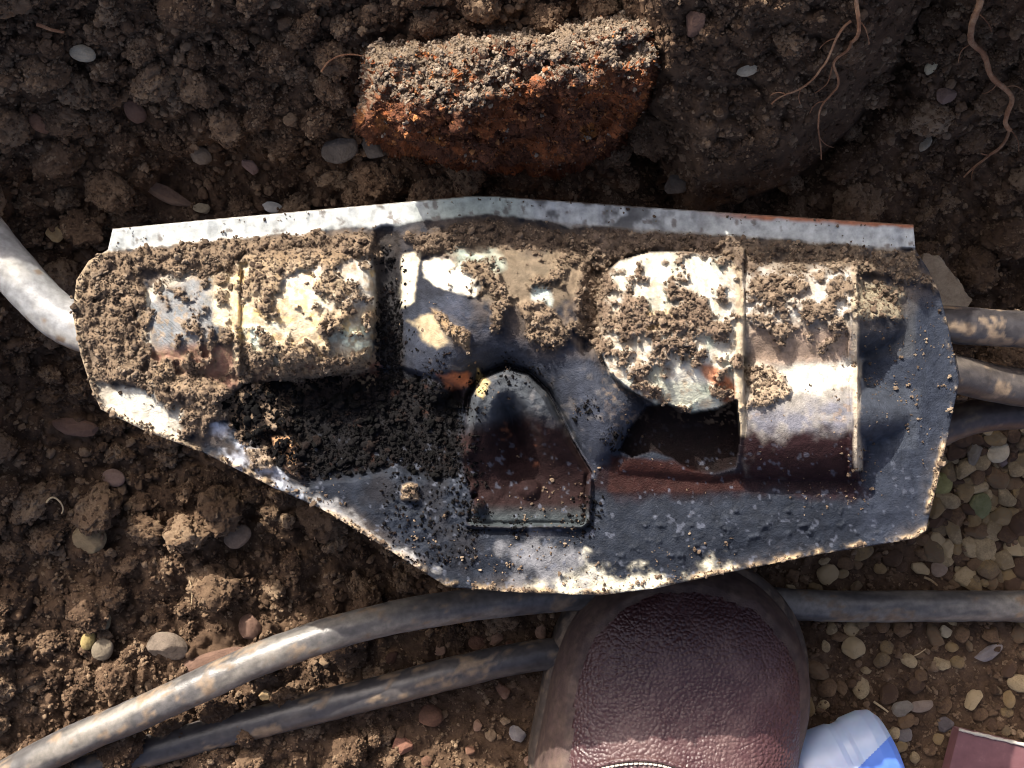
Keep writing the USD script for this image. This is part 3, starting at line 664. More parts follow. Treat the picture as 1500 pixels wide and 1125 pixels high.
paint(mk([(545, 345), (585, 340), (592, 460), (590, 560), (550, 520)], 5, 10, 43) * .95, CHAR, .5)
# the caked soil
crust(mk([(100, 380), (330, 345), (345, 395), (215, 400), (205, 540), (215, 575), (140, 560), (105, 470)], 7, 26, 50) * sm(-.75, -.25, n_a))
crust(mk([(255, 345), (550, 342), (555, 378), (350, 380), (290, 410)], 6, 18, 51))
crust(mk([(240, 500), (300, 560), (400, 562), (420, 610), (360, 650), (330, 620), (300, 660), (262, 640), (270, 590), (220, 560)], 10, 46, 52))
crust(mk(LEFTSH, 4, 6, 53) * sm(.0, .2, n2(ju, jv, 30, 5, 98) + .18 * sm(470, 520, jv) + .25 * sm(400, 375, jv)) * .9, (.175, .125, .08))
paint(sm(.05, .16, n2(ju, jv, 7, 3, 131)) * sm(-.1, .25, n2(ju, jv, 60, 2, 141)) * mk([(195, 390), (560, 370), (550, 570), (200, 570)], 6, 10, 132) * .6, (.22, .16, .10), .85)
paint(sm(.12, .22, n2(ju, jv, 6, 3, 133)) * sm(-.1, .25, n2(ju, jv, 60, 2, 142)) * mk([(880, 360), (1260, 360), (1260, 620), (880, 620)], 6, 10, 134) * .55, (.19, .14, .10), .85)
crust(mk([(230, 420), (330, 400), (345, 560), (300, 540)], 8, 24, 54) * sm(-.05, .2, n_a), SOIL)
crust(mk([(590, 345), (700, 325), (870, 345), (890, 385), (830, 372), (720, 358), (620, 370)], 7, 12, 55), (.085, .062, .045))
crust(mk([(640, 365), (860, 365), (870, 450), (840, 520), (770, 500), (700, 470), (660, 420)], 12, 26, 56) * sm(.0, .25, n2(ju, jv, 28, 5, 99)), (.14, .103, .07))
crust(mk([(755, 445), (800, 440), (835, 490), (815, 520), (770, 480)], 5, 14, 57), (.15, .11, .075))
crust(mk([(630, 450), (690, 490), (688, 520), (650, 480)], 4, 12, 571) * .9, (.26, .18, .10))
crust(mk([(850, 375), (905, 390), (890, 440), (880, 520), (850, 470)], 7, 18, 58), (.12, .088, .062))
crust(mk([(860, 335), (1110, 345), (1120, 420), (1070, 380), (960, 365), (890, 385)], 6, 12, 59), (.11, .082, .062))
crust(mk([(910, 430), (1070, 440), (1080, 540), (1000, 580), (930, 560), (900, 500)], 10, 20, 60) * sm(-.08, .14, n2(ju, jv, 32, 5, 100)), (.14, .10, .072))
crust(mk(RIGHTSH, 4, 6, 61) * sm(.08, .26, n2(ju, jv, 24, 5, 101)), (.14, .10, .072))
crust(mk([(1090, 400), (1250, 385), (1255, 500), (1170, 510), (1100, 480)], 10, 24, 62) * sm(-.05, .2, n2(ju, jv, 30, 5, 102)), (.15, .112, .08))
crust(mk([(1090, 350), (1180, 360), (1340, 372), (1365, 415), (1240, 395), (1110, 395)], 8, 22, 63) * sm(-.5, .0, n_b), (.12, .092, .066))
crust(mk([(1255, 410), (1325, 420), (1315, 465), (1256, 462)], 6, 14, 64) * .8, (.26, .22, .15))
crust(mk([(1092, 535), (1150, 545), (1155, 585), (1095, 595)], 6, 18, 65) * .9, (.24, .18, .12))
crust(sm(11, 3, -psd + 5 * n_c) * sm(640, 660, jv) * sm(-.2, .3, n_a) * .9, (.34, .25, .15))
crust(sm(14, 2, -psd + 5 * n_c) * sm(300, 260, ju) * .8, (.28, .22, .15))
crust(sm(9, 2, -psd + 6 * n_c) * sm(1180, 1240, ju) * sm(.0, .3, n_a) * .7, (.36, .28, .19))
paint(sm(-.05, .3, n2(ju, jv, 40, 5, 153)) * mk([(400, 690), (680, 690), (720, 850), (640, 840), (470, 740)], 14, 24, 154) * .8, (.015, .015, .018), .8)
paint(sm(.1, .4, n2(ju, jv, 12, 4, 155)) * mk([(600, 520), (960, 560), (905, 680), (640, 560)], 10, 20, 156) * .6, (.09, .085, .085), .7)
crust(mk([(395, 640), (425, 640), (440, 700), (415, 690)], 4, 12, 66), (.30, .17, .09))
crust(mk([(355, 655), (395, 650), (400, 690), (365, 690)], 5, 16, 67) * .9, (.24, .18, .12))
film = gaussian_filter(soil, 14) * (1 - soil); paint(np.clip(film * 1.3 - .12, 0, .7) * sm(-.5, .3, n_c + n_a), (.155, .115, .080), .85)
crust(mk([(590, 712), (610, 708), (612, 732), (590, 730)], 3, 6, 68), (.24, .18, .12))
coarse = np.clip(coarse + .3 * sm(-.1, .4, n2(ju, jv, 45, 4, 157)) * (psd < 0), .2, 1)
paint(sm(.30, .42, n2(ju, jv, 7, 2, 103)) * sm(600, 700, jv) * .5, (.09, .10, .13), .3)          # droplets
z = z + soil * (1.4 + 4.0 * np.abs(n2(ju, jv, 34, 3, 71)) + 2.2 * cells(wu, wv, 19, 711) + 1.3 * cells(wu, wv, 9, 712) + .8 * n2(ju, jv, 7, 2, 72)) + (1 - soil) * .12 * n2(ju, jv, 5, 2, 73)
z = z + mk([(560, 680), (680, 650), (700, 830), (640, 840), (560, 780)], 20, 20, 69) * 1.6 * n2(ju, jv, 12, 3, 74)
z = z + mk([(860, 770), (1250, 720), (1300, 780), (900, 840)], 20, 20, 70) * 1.5 * sm(.1, .6, n2(ju, jv, 11, 3, 75))

# the upstanding strip of bare plastic along the upper edge
LIPIN = [(100, 372), (162, 367), (340, 352), (590, 333), (700, 317), (720, 317), (860, 332), (1100, 349), (1341, 367), (1420, 372)]
ltop = np.interp(ju, [165, 300, 690, 720, 1000, 1338], [335, 322, 287, 287, 307, 329]); lbot = np.interp(ju, [p[0] for p in LIPIN], [p[1] for p in LIPIN])
ragged = lbot + 9 * n2(ju, jv * .3, 26, 4, 76) + 3 * n_c - 6 * sm(250, 600, ju) * sm(900, 650, ju)
onlip = (jv < ragged) & (ju < 1345) & (jv < lbot + 10)
tl = np.clip((lbot - jv) / np.maximum(lbot - ltop, 1), -.2, 1.05)
zl = 10 + 1.5 * tl
lw = sm(3, -3, jv - ragged) * (ju < 1345); z = np.where(lw > 0, z * (1 - lw) + zl * lw, z); soil *= 1 - lw
z = z + .22 * np.sin(ju * 2 * np.pi / 6.5) * np.sin(jv * 2 * np.pi / 5.5) * mk([(232, 398), (300, 394), (318, 430), (306, 505), (262, 515), (228, 500), (222, 440)], 7, 20, 9) * (1 - soil)
lipc = np.empty(ju.shape + (3,)); lipc[:] = (.38, .40, .39)
streak = n2(ju * 1.0, jv * .15, 9, 3, 77)


def over(c, m):
    global lipc
    lipc = lipc * (1 - m[..., None]) + np.array(c) * m[..., None]


over((.26, .28, .29), sm(.0, .5, streak) * .7)
over((.46, .49, .52), sm(.1, .5, n2(ju * .4, jv * 1.3, 22, 3, 78)) * sm(700, 500, ju) * .5)
over((.30, .35, .28), sm(590, 660, ju) * sm(800, 740, ju) * .7)
over((.045, .042, .04), np.clip(sm(700, 800, ju) * sm(1110, 900, ju), 0, 1) * sm(-.15, .2, n2(ju, jv, 24, 4, 79)) * .9)
over((.10, .08, .065), sm(.22, .4, n2(ju, jv, 13, 4, 80)) * .8)
over((.14, .12, .10), sm(5, 0, lbot - jv + 3 * n_c) * .5)
over((.30, .10, .035), sm(1000, 1120, ju) * sm(.42, .14, np.abs(jv - ltop) / 22 + .25 * n_a) * .95)
over((.09, .07, .055), sm(.10, .05, np.abs(jv - ltop) / 22) * .7)
tint = tint * (1 - lw[..., None]) + lipc * lw[..., None]; coarse = coarse * (1 - lw) + .38 * lw
tint = np.clip(tint * (1 + .16 * n_c[..., None] + .10 * n_a[..., None]), .005, .85)

# cut the surface along the outline of the plate
gy, gx = np.gradient(psd, ST)
edge = (psd > 0) & (psd < ST * 1.6)
pu = np.where(edge, ju - gx * psd, ju); pv = np.where(edge, jv - gy * psd, jv)
z = np.where(edge, z * .9, z)
JV = P(pu, pv, np.maximum(z, -18) / 1000).reshape(-1, 3)
JF = quads(*ju.shape)
okv = (psd < ST * 1.6).ravel()
JF = JF[okv[JF].all(1)]
JN = normals(JV, JF)
fu, fv = ju.ravel()[JF].mean(1), jv.ravel()[JF].mean(1)
lab = np.zeros(len(JF), int)
STUB1 = [(1256, 414), (1345, 425), (1342, 528), (1256, 524)]; STUB2 = [(1260, 556), (1350, 566), (1350, 660), (1262, 660)]
NAMES = ['back_plate', 'end_sleeve', 'shell', 'centre_dome', 'shell', 'twin_tube', 'cable_stub', 'cable_stub', 'burnt_cavity', 'broken_opening', 'filler_spout', 'rim_strip']
LABELS = ['black tar coated back plate with pale edges', 'rounded sleeve wrapped in grey woven tape', 'cream white crusted left half of the shell', 'charred dome in the middle with brown soil on top', 'white right half of the shell with brown dirt, broken at its lower edge',
          'two parallel tubes moulded side by side, white above, dark red with painted shade below', 'upper tapered cable stub', 'lower tapered cable stub', 'black burnt hollow below the left shell', 'dark hole under the broken right shell',
          'scoop shaped charred filler spout with a nub', 'pale plastic strip along the upper edge']
for k, poly in ((1, SLEEVE), (3, DOME), (2, LEFTSH), (4, RIGHTSH), (5, TWIN), (6, STUB1), (7, STUB2), (8, BURN), (9, HOLE), (10, SPOUT)):
    lab[sdf(poly, fu, fv) < 0] = k
lab[onlip.ravel()[JF].any(1)] = 11
joint = thing('cable_joint', 'burst plastic cable joint shell, charred black and caked with brown soil', 'cable joint')
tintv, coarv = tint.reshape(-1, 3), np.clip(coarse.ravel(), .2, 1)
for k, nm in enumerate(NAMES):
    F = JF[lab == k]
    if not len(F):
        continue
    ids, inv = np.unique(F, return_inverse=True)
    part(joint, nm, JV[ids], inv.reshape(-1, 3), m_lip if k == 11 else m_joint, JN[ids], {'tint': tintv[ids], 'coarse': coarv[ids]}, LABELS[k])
# the plate's thickness under that surface
from shapely.geometry import Polygon
pv2, pf2 = trimesh.creation.triangulate_polygon(Polygon(PLATE).difference(Polygon(BURN).buffer(16)).difference(Polygon(HOLE).buffer(6)), engine='earcut')
pe = np.asarray(PLATE)
dens = np.vstack([np.linspace(a, b, max(2, int(np.hypot(*(b - a)) / 6)), endpoint=False) for a, b in zip(pe, np.roll(pe, -1, 0))])
rel_ = RegularGridInterpolator((jv[:, 0], ju[0]), z)
topz = np.maximum(rel_(np.stack([np.clip(dens[:, 1], 276, 884), np.clip(dens[:, 0], 92, 1416)], -1)) * .9, 1) / 1000
ring = np.vstack([P(dens[:, 0], dens[:, 1], topz), P(dens[:, 0], dens[:, 1], -.003)]); nd = len(dens); i = np.arange(nd); j = (i + 1) % nd
part(joint, 'plate_edge', ring, np.vstack([np.stack([i, j, nd + j], -1), np.stack([i, nd + j, nd + i], -1)]), m_shell)
part(joint, 'plate_underside', P(pv2[:, 0], pv2[:, 1], -.003), pf2, m_shell, None)

# loose crumbs lying on the joint
_zj = RegularGridInterpolator((jv[:, 0], ju[0]), z); _sj = RegularGridInterpolator((jv[:, 0], ju[0]), soil)
NJ = 170000
q = np.stack([g.uniform(285, 872, NJ), g.uniform(100, 1405, NJ)], -1)
ps = _sj(q); pin = sdf(PLATE, q[:, 1], q[:, 0])
sprinkle = .010 + .05 * (pin > -12) + .03 * ((q[:, 1] > 1180) | (q[:, 0] > 700))
sprinkle = sprinkle * 2.2 * sm(-.15, .35, n2(q[:, 1], q[:, 0], 60, 3, 161))
keep = (pin < -1) & ((sdf(BURN, q[:, 1], q[:, 0]) > -6) | (g.random(NJ) < .12)) & (g.random(NJ) < np.where(ps > .5, .42, np.where(ps > .2, .2, sprinkle * .5)))
q, ps = q[keep], ps[keep]; r = np.minimum(1.0 * (1 - g.random(len(q))) ** (-1 / 2.4), 5.5); r = np.where(ps > .4, r, np.minimum(r * .9, 3.6))
pz = _zj(q) / 1000 + r * S * .3
caked = instancer(numbered('/World', 'caked_soil'), protos, m_drysoil, P(q[:, 1], q[:, 0], pz), r * S, g.integers(0, len(protos), len(q)), randrot(g, len(q)))
tag(caked, 'crumbs of dry brown soil caked on the cable joint', 'soil', kind='stuff')

m_char = soil_mat('burnt_char', [(.2, (.003, .003, .003)), (.6, (.0065, .006, .0065)), (.9, (.018, .012, .010))], rnd=.5, scale=120, spec=.06)  # char, its colour darkened to carry the shade of the hollow
cb = np.stack([g.uniform(540, 720, 9000), g.uniform(320, 700, 9000)], -1); cb = cb[sdf(BURN, cb[:, 1], cb[:, 0]) < 4]
cb = cb[g.random(len(cb)) < .55]; nb = len(cb)
rimq = np.array([(690, 600), (700, 560), (740, 540), (780, 550), (688, 650), (690, 700), (694, 745), (700, 770), (760, 773), (850, 773), (862, 740), (620, 560), (590, 500), (575, 430), (572, 380), (640, 540), (900, 640), (860, 600)])
rq = rimq[g.integers(0, len(rimq), 900)] + g.normal(size=(900, 2)) * 11; cb = np.vstack([cb, rq[:, ::-1]]); nb = len(cb) - 900
cb = np.vstack([cb, np.stack([g.uniform(655, 830, 500), g.uniform(560, 700, 500)], -1), np.stack([g.uniform(440, 560, 500), g.uniform(550, 590, 500)], -1)])
r = np.minimum(1.1 * (1 - g.random(len(cb))) ** (-1 / 2.0), np.where(np.arange(len(cb)) < nb, 9, 3))
tag(instancer(joint.GetPath().pathString + '/char_crumbs', protos, m_char, P(cb[:, 1], cb[:, 0], _zj(cb) / 1000 + r * S * .3), r * S, g.integers(0, len(protos), len(cb)), randrot(g, len(cb))), kind='stuff')

# ------------------------------------------------------------------ cables
def cable(name, label, pts, rad, dusty, seed=0, n=170, dark=(.022, .021, .024), group=None, dustcol=(.15, .125, .10)):
    """pts: photo pixel u, v and height of the axis in mm"""
    pts = np.asarray(pts, float); w = P(pts[:, 0], pts[:, 1], pts[:, 2] / 1000); c = spline(w, n)
    v, f = sweep(c, rad, 36, .0007, seed)
    sl_ = np.repeat(np.r_[0, np.cumsum(np.linalg.norm(np.diff(c, axis=0), axis=1))], 36); an_ = np.tile(np.arange(36) * 2 * np.pi / 36, n)
    loc = np.column_stack([sl_, np.cos(an_) * .5, np.sin(an_) * .5]); loc = np.vstack([loc, loc[:1], loc[-1:]])
    k = fbm(v * 120 + seed, 5, seed); k2 = fbm(loc * np.array([34, 2.6, 2.6]) + 7, 6, seed + 1); fine = fbm(loc * np.array([160, 9, 9]), 4, seed + 2)
    dust = (.25 + .75 * sm(.42, .68, k2))[:, None] * min(1, .18 + dusty)
    mud = (sm(.56, .62, k) * sm(.35, .55, fine))[:, None]
    t = np.array(dark) * (1 - dust) + np.array(dustcol) * dust
    t = t * (1 - mud) + np.array((.15, .11, .075)) * mud
    t = np.clip(t * (.75 + .5 * fine[:, None]), .004, .8)
    x = thing(name, label, 'cable', c[len(c) // 2], group)
    part(x, 'sheath', v, f, m_cable, True, {'tint': t, 'coarse': (.30 + .18 * dust + .4 * mud)[:, 0]})
    cand = np.flatnonzero((mud[:-2, 0] > .4) & (normals(v, f)[:-2, 2] > .1)); sel = g.choice(cand, min(len(cand), 2200), replace=False) if len(cand) else []
    if len(sel):
        rr_ = np.minimum(.8 * (1 - g.random(len(sel))) ** (-1 / 2.4), 4) * S
        tag(instancer(x.GetPath().pathString + '/mud_crumbs', protos, m_drysoil, v[sel] - c[len(c) // 2], rr_, g.integers(0, len(protos), len(sel)), randrot(g, len(sel))), kind='stuff')
    return c


cable('cable', 'thick pale grey cable entering the left end of the joint', [(-180, 250, -20), (-60, 300, -14), (0, 372, -8), (50, 430, -6), (105, 475, -4), (150, 485, -2)], .0102, .75, 1, dark=(.16, .17, .185), dustcol=(.26, .25, .225))
cable('cable', 'black cable leaving the right edge of the joint, uppermost of three', [(1340, 474, -9), (1380, 475, -11), (1450, 480, -13), (1520, 483, -16), (1700, 490, -20)], .0084, .04, 2)
cable('cable', 'dusty cable leaving the right edge of the joint, middle of three', [(1340, 550, -12), (1400, 548, -18), (1450, 560, -25), (1520, 570, -30), (1700, 600, -40)], .0088, .3, 3)
cable('cable', 'brownish cable bending up beside the pebbles, lowest of three at the right edge', [(1300, 655, -60), (1370, 632, -60), (1420, 612, -60), (1470, 605, -60), (1520, 604, -60), (1700, 610, -62)], .0085, .12, 4, dark=(.05, .032, .03))
cable('cable', 'long dusty cable running under the plate and the boot, sunlit at its left end', [(-120, 1222, -86), (-20, 1154, -83), (40, 1120, -81), (110, 1085, -79), (200, 1047, -78), (370, 970, -79), (520, 918, -84), (660, 890, -96), (830, 872, -110), (1000, 872, -122), (1190, 887, -125), (1350, 888, -125), (1520, 888, -124), (1750, 890, -118)], .0085, .5, 5, n=360, dark=(.035, .035, .04), dustcol=(.21, .19, .16))
cable('cable', 'dark cable below the long one, ending under the boot', [(-60, 1180, -96), (150, 1118, -100), (300, 1078, -104), (450, 1040, -108), (600, 1002, -112), (740, 968, -117), (830, 955, -122), (950, 955, -127)], .0085, .12, 6, n=220, dark=(.03, .03, .035))

# ------------------------------------------------------------------ work boot
boot = thing('work_boot', 'dark maroon grained leather work boot, its toe under the plate', 'boot', P(980, 1050, -.136))
GZ = -.137
toe = P(1042, 822, -.1)[:2]; heel_dir = np.array([-.20, -1.0]); heel_dir /= np.linalg.norm(heel_dir); side = np.array([-heel_dir[1], heel_dir[0]])   # side points to the photo's right


def boot_half(s):
    """half widths (left, right) of the sole at s metres from the toe"""
    front = np.sqrt(np.clip(1 - (1 - np.clip(s / .085, 0, 1)) ** 2.7, 0, 1))
    waist = 1 - .20 * sm(.12, .19, s) + .06 * sm(.20, .26, s)
    back = np.sqrt(np.clip(1 - (np.clip((s - .25) / .045, 0, 1)) ** 2.5, 0, 1))
    return .0715 * front * waist * back, .0690 * front * waist * back


def boot_ring(s, k, off, zf, zt, nphi=61):
    pass


ns, nphi = 150, 160
ss = .295 * (np.linspace(0, 1, ns) ** 1.35)
phi = np.linspace(0, 2 * np.pi, nphi, endpoint=False)


def boot_surface(inset, zlo, hfun, e=.62):
    V = []
    for s in ss:
        wl, wr = boot_half(np.array(max(s, 1e-4))); wl, wr = max(wl - inset, 1e-4), max(wr - inset, 1e-4)
        c, sn = np.cos(phi), np.sin(phi)
        w = np.where(c > 0, wr, wl) * np.sign(c) * np.abs(c) ** .8
        h = np.where(sn > 0, hfun(s) * np.abs(sn) ** e, 0)
        o = toe + heel_dir * (s + inset)
        V.append(np.column_stack([o[0] + side[0] * w, o[1] + side[1] * w, zlo + h - .002 * (sn < 0)]))
    return np.vstack(V), quads(ns, nphi, True)


def fixdir(v, f):
    return f if trimesh.Trimesh(v, f, process=False).volume > 0 else f[:, ::-1]


hup = lambda s: .046 * np.sqrt(np.clip(1 - (1 - np.clip(s / .06, 0, 1)) ** 2, 0, 1)) + .010 * sm(.05, .12, s) + .05 * sm(.11, .19, s) * sm(.3, .25, s)
upv, f = boot_surface(.0035, GZ + .020, lambda s: hup(s) + .004, .6); f = fixdir(upv, f)
upv[:, 2] += .0026 * (fbm(upv * 45, 3, 5) - .5) * (upv[:, 2] > GZ + .035)
part(boot, 'leather_upper', upv, f, m_leather)
v, f2 = boot_surface(-.0015, GZ, lambda s: .028, .18); f2 = fixdir(v, f2)
nn = fbm(v * 90, 4, 3)[:, None]; dd = sm(.5, .62, fbm(v * 240, 4, 8))[:, None]
t = np.array((.055, .042, .034)) * (1 - .6 * dd) + np.array((.17, .125, .085)) * .6 * dd
part(boot, 'rubber_sole', v, f2, m_boot, True, {'tint': np.clip(t * (.6 + .8 * nn), 0, .5), 'coarse': np.full(len(v), .75)})
# toe guard and side rand: a second skin wrapped over the front and the left side
LEATHER = [(826, 1400), (828, 1140), (838, 1000), (866, 930), (910, 886), (965, 860), (1040, 862), (1108, 888), (1156, 938), (1182, 990), (1180, 1140), (1300, 1400)]
gn = normals(upv, f); v = upv + gn * .0018
pu_, pv_ = 750 + v[:, 0] / (S * (D - v[:, 2]) / D), 562.5 - v[:, 1] / (S * (D - v[:, 2]) / D)
dl = sdf(LEATHER, pu_, pv_) + 3 * n2(pu_, pv_, 30, 2, 5)
v = upv + gn * (.0018 * sm(-4, 5, dl))[:, None]
nn = fbm(v * 70, 4, 13)[:, None]; dd = sm(.48, .6, fbm(v * 200, 4, 18))[:, None]
t = np.array((.062, .040, .035)) * (1 - .4 * dd) + np.array((.12, .085, .062)) * .4 * dd
ok_ = (dl[f].min(1) > -6) & (v[f][:, :, 2].max(1) > GZ + .0195)
ids, inv = np.unique(f[ok_], return_inverse=True)
part(boot, 'toe_guard', v[ids], inv.reshape(-1, 3), m_boot, True, {'tint': np.clip(t * (.6 + .8 * nn), 0, .5)[ids], 'coarse': np.full(len(ids), .7)})
# ankle shaft behind the frame
an = np.linspace(0, 2 * np.pi, 40, endpoint=False); rows = []
for zz, rx, ry, of in ((.045, .045, .07, .215), (.08, .042, .058, .222), (.12, .044, .052, .228), (.17, .047, .053, .232), (.172, .042, .048, .232), (.10, .038, .044, .228)):
    o = toe + heel_dir * of
    rows.append(np.column_stack([o[0] + side[0] * rx * np.cos(an) + heel_dir[0] * ry * np.sin(an), o[1] + side[1] * rx * np.cos(an) + heel_dir[1] * ry * np.sin(an), np.full(40, GZ + zz)]))
part(boot, 'ankle_shaft', np.vstack(rows), fixdir(np.vstack(rows), quads(len(rows), 40, True)), m_leather)
# seam and its stitches across the vamp
_bz = lambda s, w: GZ + .0205 + (hup(s) + .004) * np.abs(np.sin(np.arccos(np.clip(np.abs(w), 0, 1) ** 1.25))) ** .6
cap = []
for t_ in np.linspace(-1, 1, 60):
    s = .093 + .010 * t_ ** 2; wl, wr = boot_half(np.array(s)); x = t_ * .46 - .18
    o = toe + heel_dir * (s + .0035) + side * (x * (wl - .0035)); cap.append((o[0], o[1], _bz(s, x) + .0006))
cap = np.array(cap); c = spline(cap, 200)
sv, sf = sweep(c, .0013, 10); part(boot, 'seam', sv, sf, m_leather)
for off in (0.0022,):
    for a in range(4, 192, 7):
        p0, p1 = c[a].copy(), c[a + 4].copy(); dn = np.r_[-heel_dir, 0] * -off
        sv, sf = sweep(np.array([p0 + dn, (p0 + p1) / 2 + dn + [0, 0, .0007], p1 + dn]), .00055, 8); part(boot, 'stitch', sv, sf, m_thread)

# ------------------------------------------------------------------ the crusted lump on the trench wall
LUMP = [(525, 78), (545, 66), (640, 48), (740, 45), (850, 25), (920, 16), (962, 18), (974, 45), (970, 110), (955, 150), (925, 200), (885, 240), (800, 262), (700, 255), (600, 228), (548, 205), (528, 180), (532, 130)]
mu, mv = np.meshgrid(np.arange(510, 992, 1.5), np.arange(4, 278, 1.5))
mwu = mu + 7 * n2(mu, mv, 45, 4, 171); mwv = mv + 7 * n2(mu, mv, 45, 4, 172)
md = -sdf(LUMP, mwu, mwv); ridge = 168 - .16 * (mwu - 528) + 34 * n2(mu, mv * .5, 70, 4, 173)
topf = 62 + .030 * (mu - 750) - .10 * np.maximum(ridge - mwv, 0); frontf = 62 + .030 * (mu - 750) - .47 * np.maximum(mwv - ridge, 0)
mz = smax(-topf, -frontf, 16) * -1
mz = mz - 30 * np.clip(1 - md / 30, 0, 1.9) ** 2 + 11 * n2(mu, mv, 80, 4, 174) + 7 * cells(mwu, mwv, 46, 175) + 2.6 * cells(mwu, mwv, 17, 176) + 1.6 * cells(mwu, mwv, 8, 177) + 1.2 * n2(mu, mv, 6, 3, 178)
mf = quads(*mu.shape); mf = mf[(md.ravel() > -12)[mf].all(1)]
ids, inv = np.unique(mf, return_inverse=True); lf5 = inv.reshape(-1, 3)
v = P(mu, mv, mz / 1000).reshape(-1, 3)[ids]; nrm = normals(v, lf5); lc = P(750, 130, .04)
v = v + nrm * (.0075 * (np.abs(fbm(v * 95, 3, 181) - .5) * 2 - .3) + .0042 * (np.abs(fbm(v * 260 + 3, 3, 182) - .5) * 2 - .3))[:, None]; nrm = normals(v, lf5)
up = nrm @ np.array([0, .35, .93])
cr2 = fbm((v) * 55, 4, 37); rst = sm(.52, .62, fbm(v * 90, 4, 38)) ; org = sm(.64, .72, fbm(v * 95 + 5, 4, 39))
topm = (sm(14, -22, (mwv - ridge).ravel()[ids] + 60 * (cr2 - .5)) * sm(.2, .6, up))[:, None]
t = np.array((.135, .056, .032)) * (1 - topm) + np.array((.20, .15, .105)) * topm  # sunlit top painted paler, front reddened for bounced light as well as rust
t = t * (1 - .55 * rst[:, None] * (1 - topm)) + np.array((.38, .12, .04)) * .55 * rst[:, None] * (1 - topm)
t = t * (1 - .8 * org[:, None] * (1 - .6 * topm)) + np.array((.42, .17, .05)) * .8 * org[:, None] * (1 - .6 * topm)
t = np.clip(t * (.6 + .8 * fbm(v * 300, 3, 40))[:, None], .01, .6)
m_crust = soil_mat('lump_crust', [(0.15, (.085, .062, .044)), (.45, (.19, .145, .105)), (.7, (.27, .215, .16)), (.9, (.36, .30, .225))], rnd=.5, scale=90)
lump_ = thing('crusted_lump', 'large brick sized lump of rust stained crusted soil above the joint', 'lump', lc)
part(lump_, 'lump_body', v, lf5, m_rustlump, True, {'tint': t, 'coarse': np.full(len(v), .92)})
sel = g.choice(len(v), 16000, p=(.01 + topm[:, 0] ** 2) / np.sum(.01 + topm[:, 0] ** 2)); rr = np.minimum(.95 * (1 - g.random(len(sel))) ** (-1 / 2.6), 4.5) * S
m_rustcrumb = soil_mat('rusty_crumb', [(0.15, (.05, .022, .014)), (.45, (.12, .05, .026)), (.7, (.22, .085, .035)), (.9, (.42, .18, .06))], rnd=.7, scale=60)
w_ = np.clip(.62 - topm[:, 0], 0, 1) ** 2 + .003; sl2 = g.choice(len(v), 6000, p=w_ / w_.sum()); r2 = np.minimum(.85 * (1 - g.random(6000)) ** (-1 / 2.5), 5) * S
tag(instancer(lump_.GetPath().pathString + '/rust_crumbs', protos, m_rustcrumb, v[sl2] - lc, r2, g.integers(0, len(protos), 6000), randrot(g, 6000)), kind='stuff')
tag(instancer(lump_.GetPath().pathString + '/crust_crumbs', protos, m_crust, v[sel] - lc, rr, g.integers(0, len(protos), len(sel)), randrot(g, len(sel))), kind='stuff')

def stone(name, label, u, v, ru, rv, ang, c0, c1, seed, facet=0., rise=.22, hz=.65, up=0.):
    lv, lf = lump(seed, 4, .2, .02 if not facet else .05, (1, rv / ru, hz * rv / ru), facet, .8)
    th = np.linspace(0, 2 * np.pi, 12, endpoint=False)
    zc = float(np.percentile(np.r_[gh(u + ru * .7 * np.cos(th), v + ru * .7 * np.sin(th)), gh(np.array(u), np.array(v))], 75)) + rv * S * rise + up
    a = -math.radians(ang); R = np.array([[math.cos(a), -math.sin(a), 0], [math.sin(a), math.cos(a), 0], [0, 0, 1]])
    tilt = math.radians(20 + 25 * (v < 330)); T = np.array([[1, 0, 0], [0, math.cos(tilt), -math.sin(tilt)], [0, math.sin(tilt), math.cos(tilt)]])
    w = lv @ (T @ R).T * (ru * S * (D - zc) / D) + P(u, v, zc)
    mt = f'/World/Looks/stone_{seed}'; m = stone_mat(f'stone_{seed}', c0, c1)
    path = numbered('/World', name); c = P(u, v, zc)
    tag(put(path, w - c, lf, m, True, None, c), label, 'stone')


for k, a in enumerate(STONES):
    stone(*a, 500 + k, facet=(0 if k in (0, 1, 3, 4, 17, 19, 21, 22, 28, 29, 30, 33) else .8))
# pale slab behind the right end of the joint
sl = [(1352, 372), (1372, 378), (1402, 408), (1422, 440), (1415, 452), (1376, 450), (1350, 420)]
tv, tf = trimesh.creation.triangulate_polygon(Polygon(sl), engine='earcut')
ex_ = trimesh.creation.extrude_polygon(Polygon(sl), 1.0, engine='earcut'); ex_ = ex_.subdivide().subdivide().subdivide()
q = np.array(ex_.vertices); zz = -.066 + .012 * q[:, 2] - .00022 * (q[:, 1] - 400)
w = P(q[:, 0], q[:, 1], zz); w = w + (fbm(w * 150, 3, 3)[:, None] - .5) * .004
tag(put(numbered('/World', 'stone_slab'), w, np.array(ex_.faces), stone_mat('stone_slab_buff', (.2, .15, .1), (.4, .33, .24)), None), 'broken buff slab of stone behind the right end of the plate', 'stone')

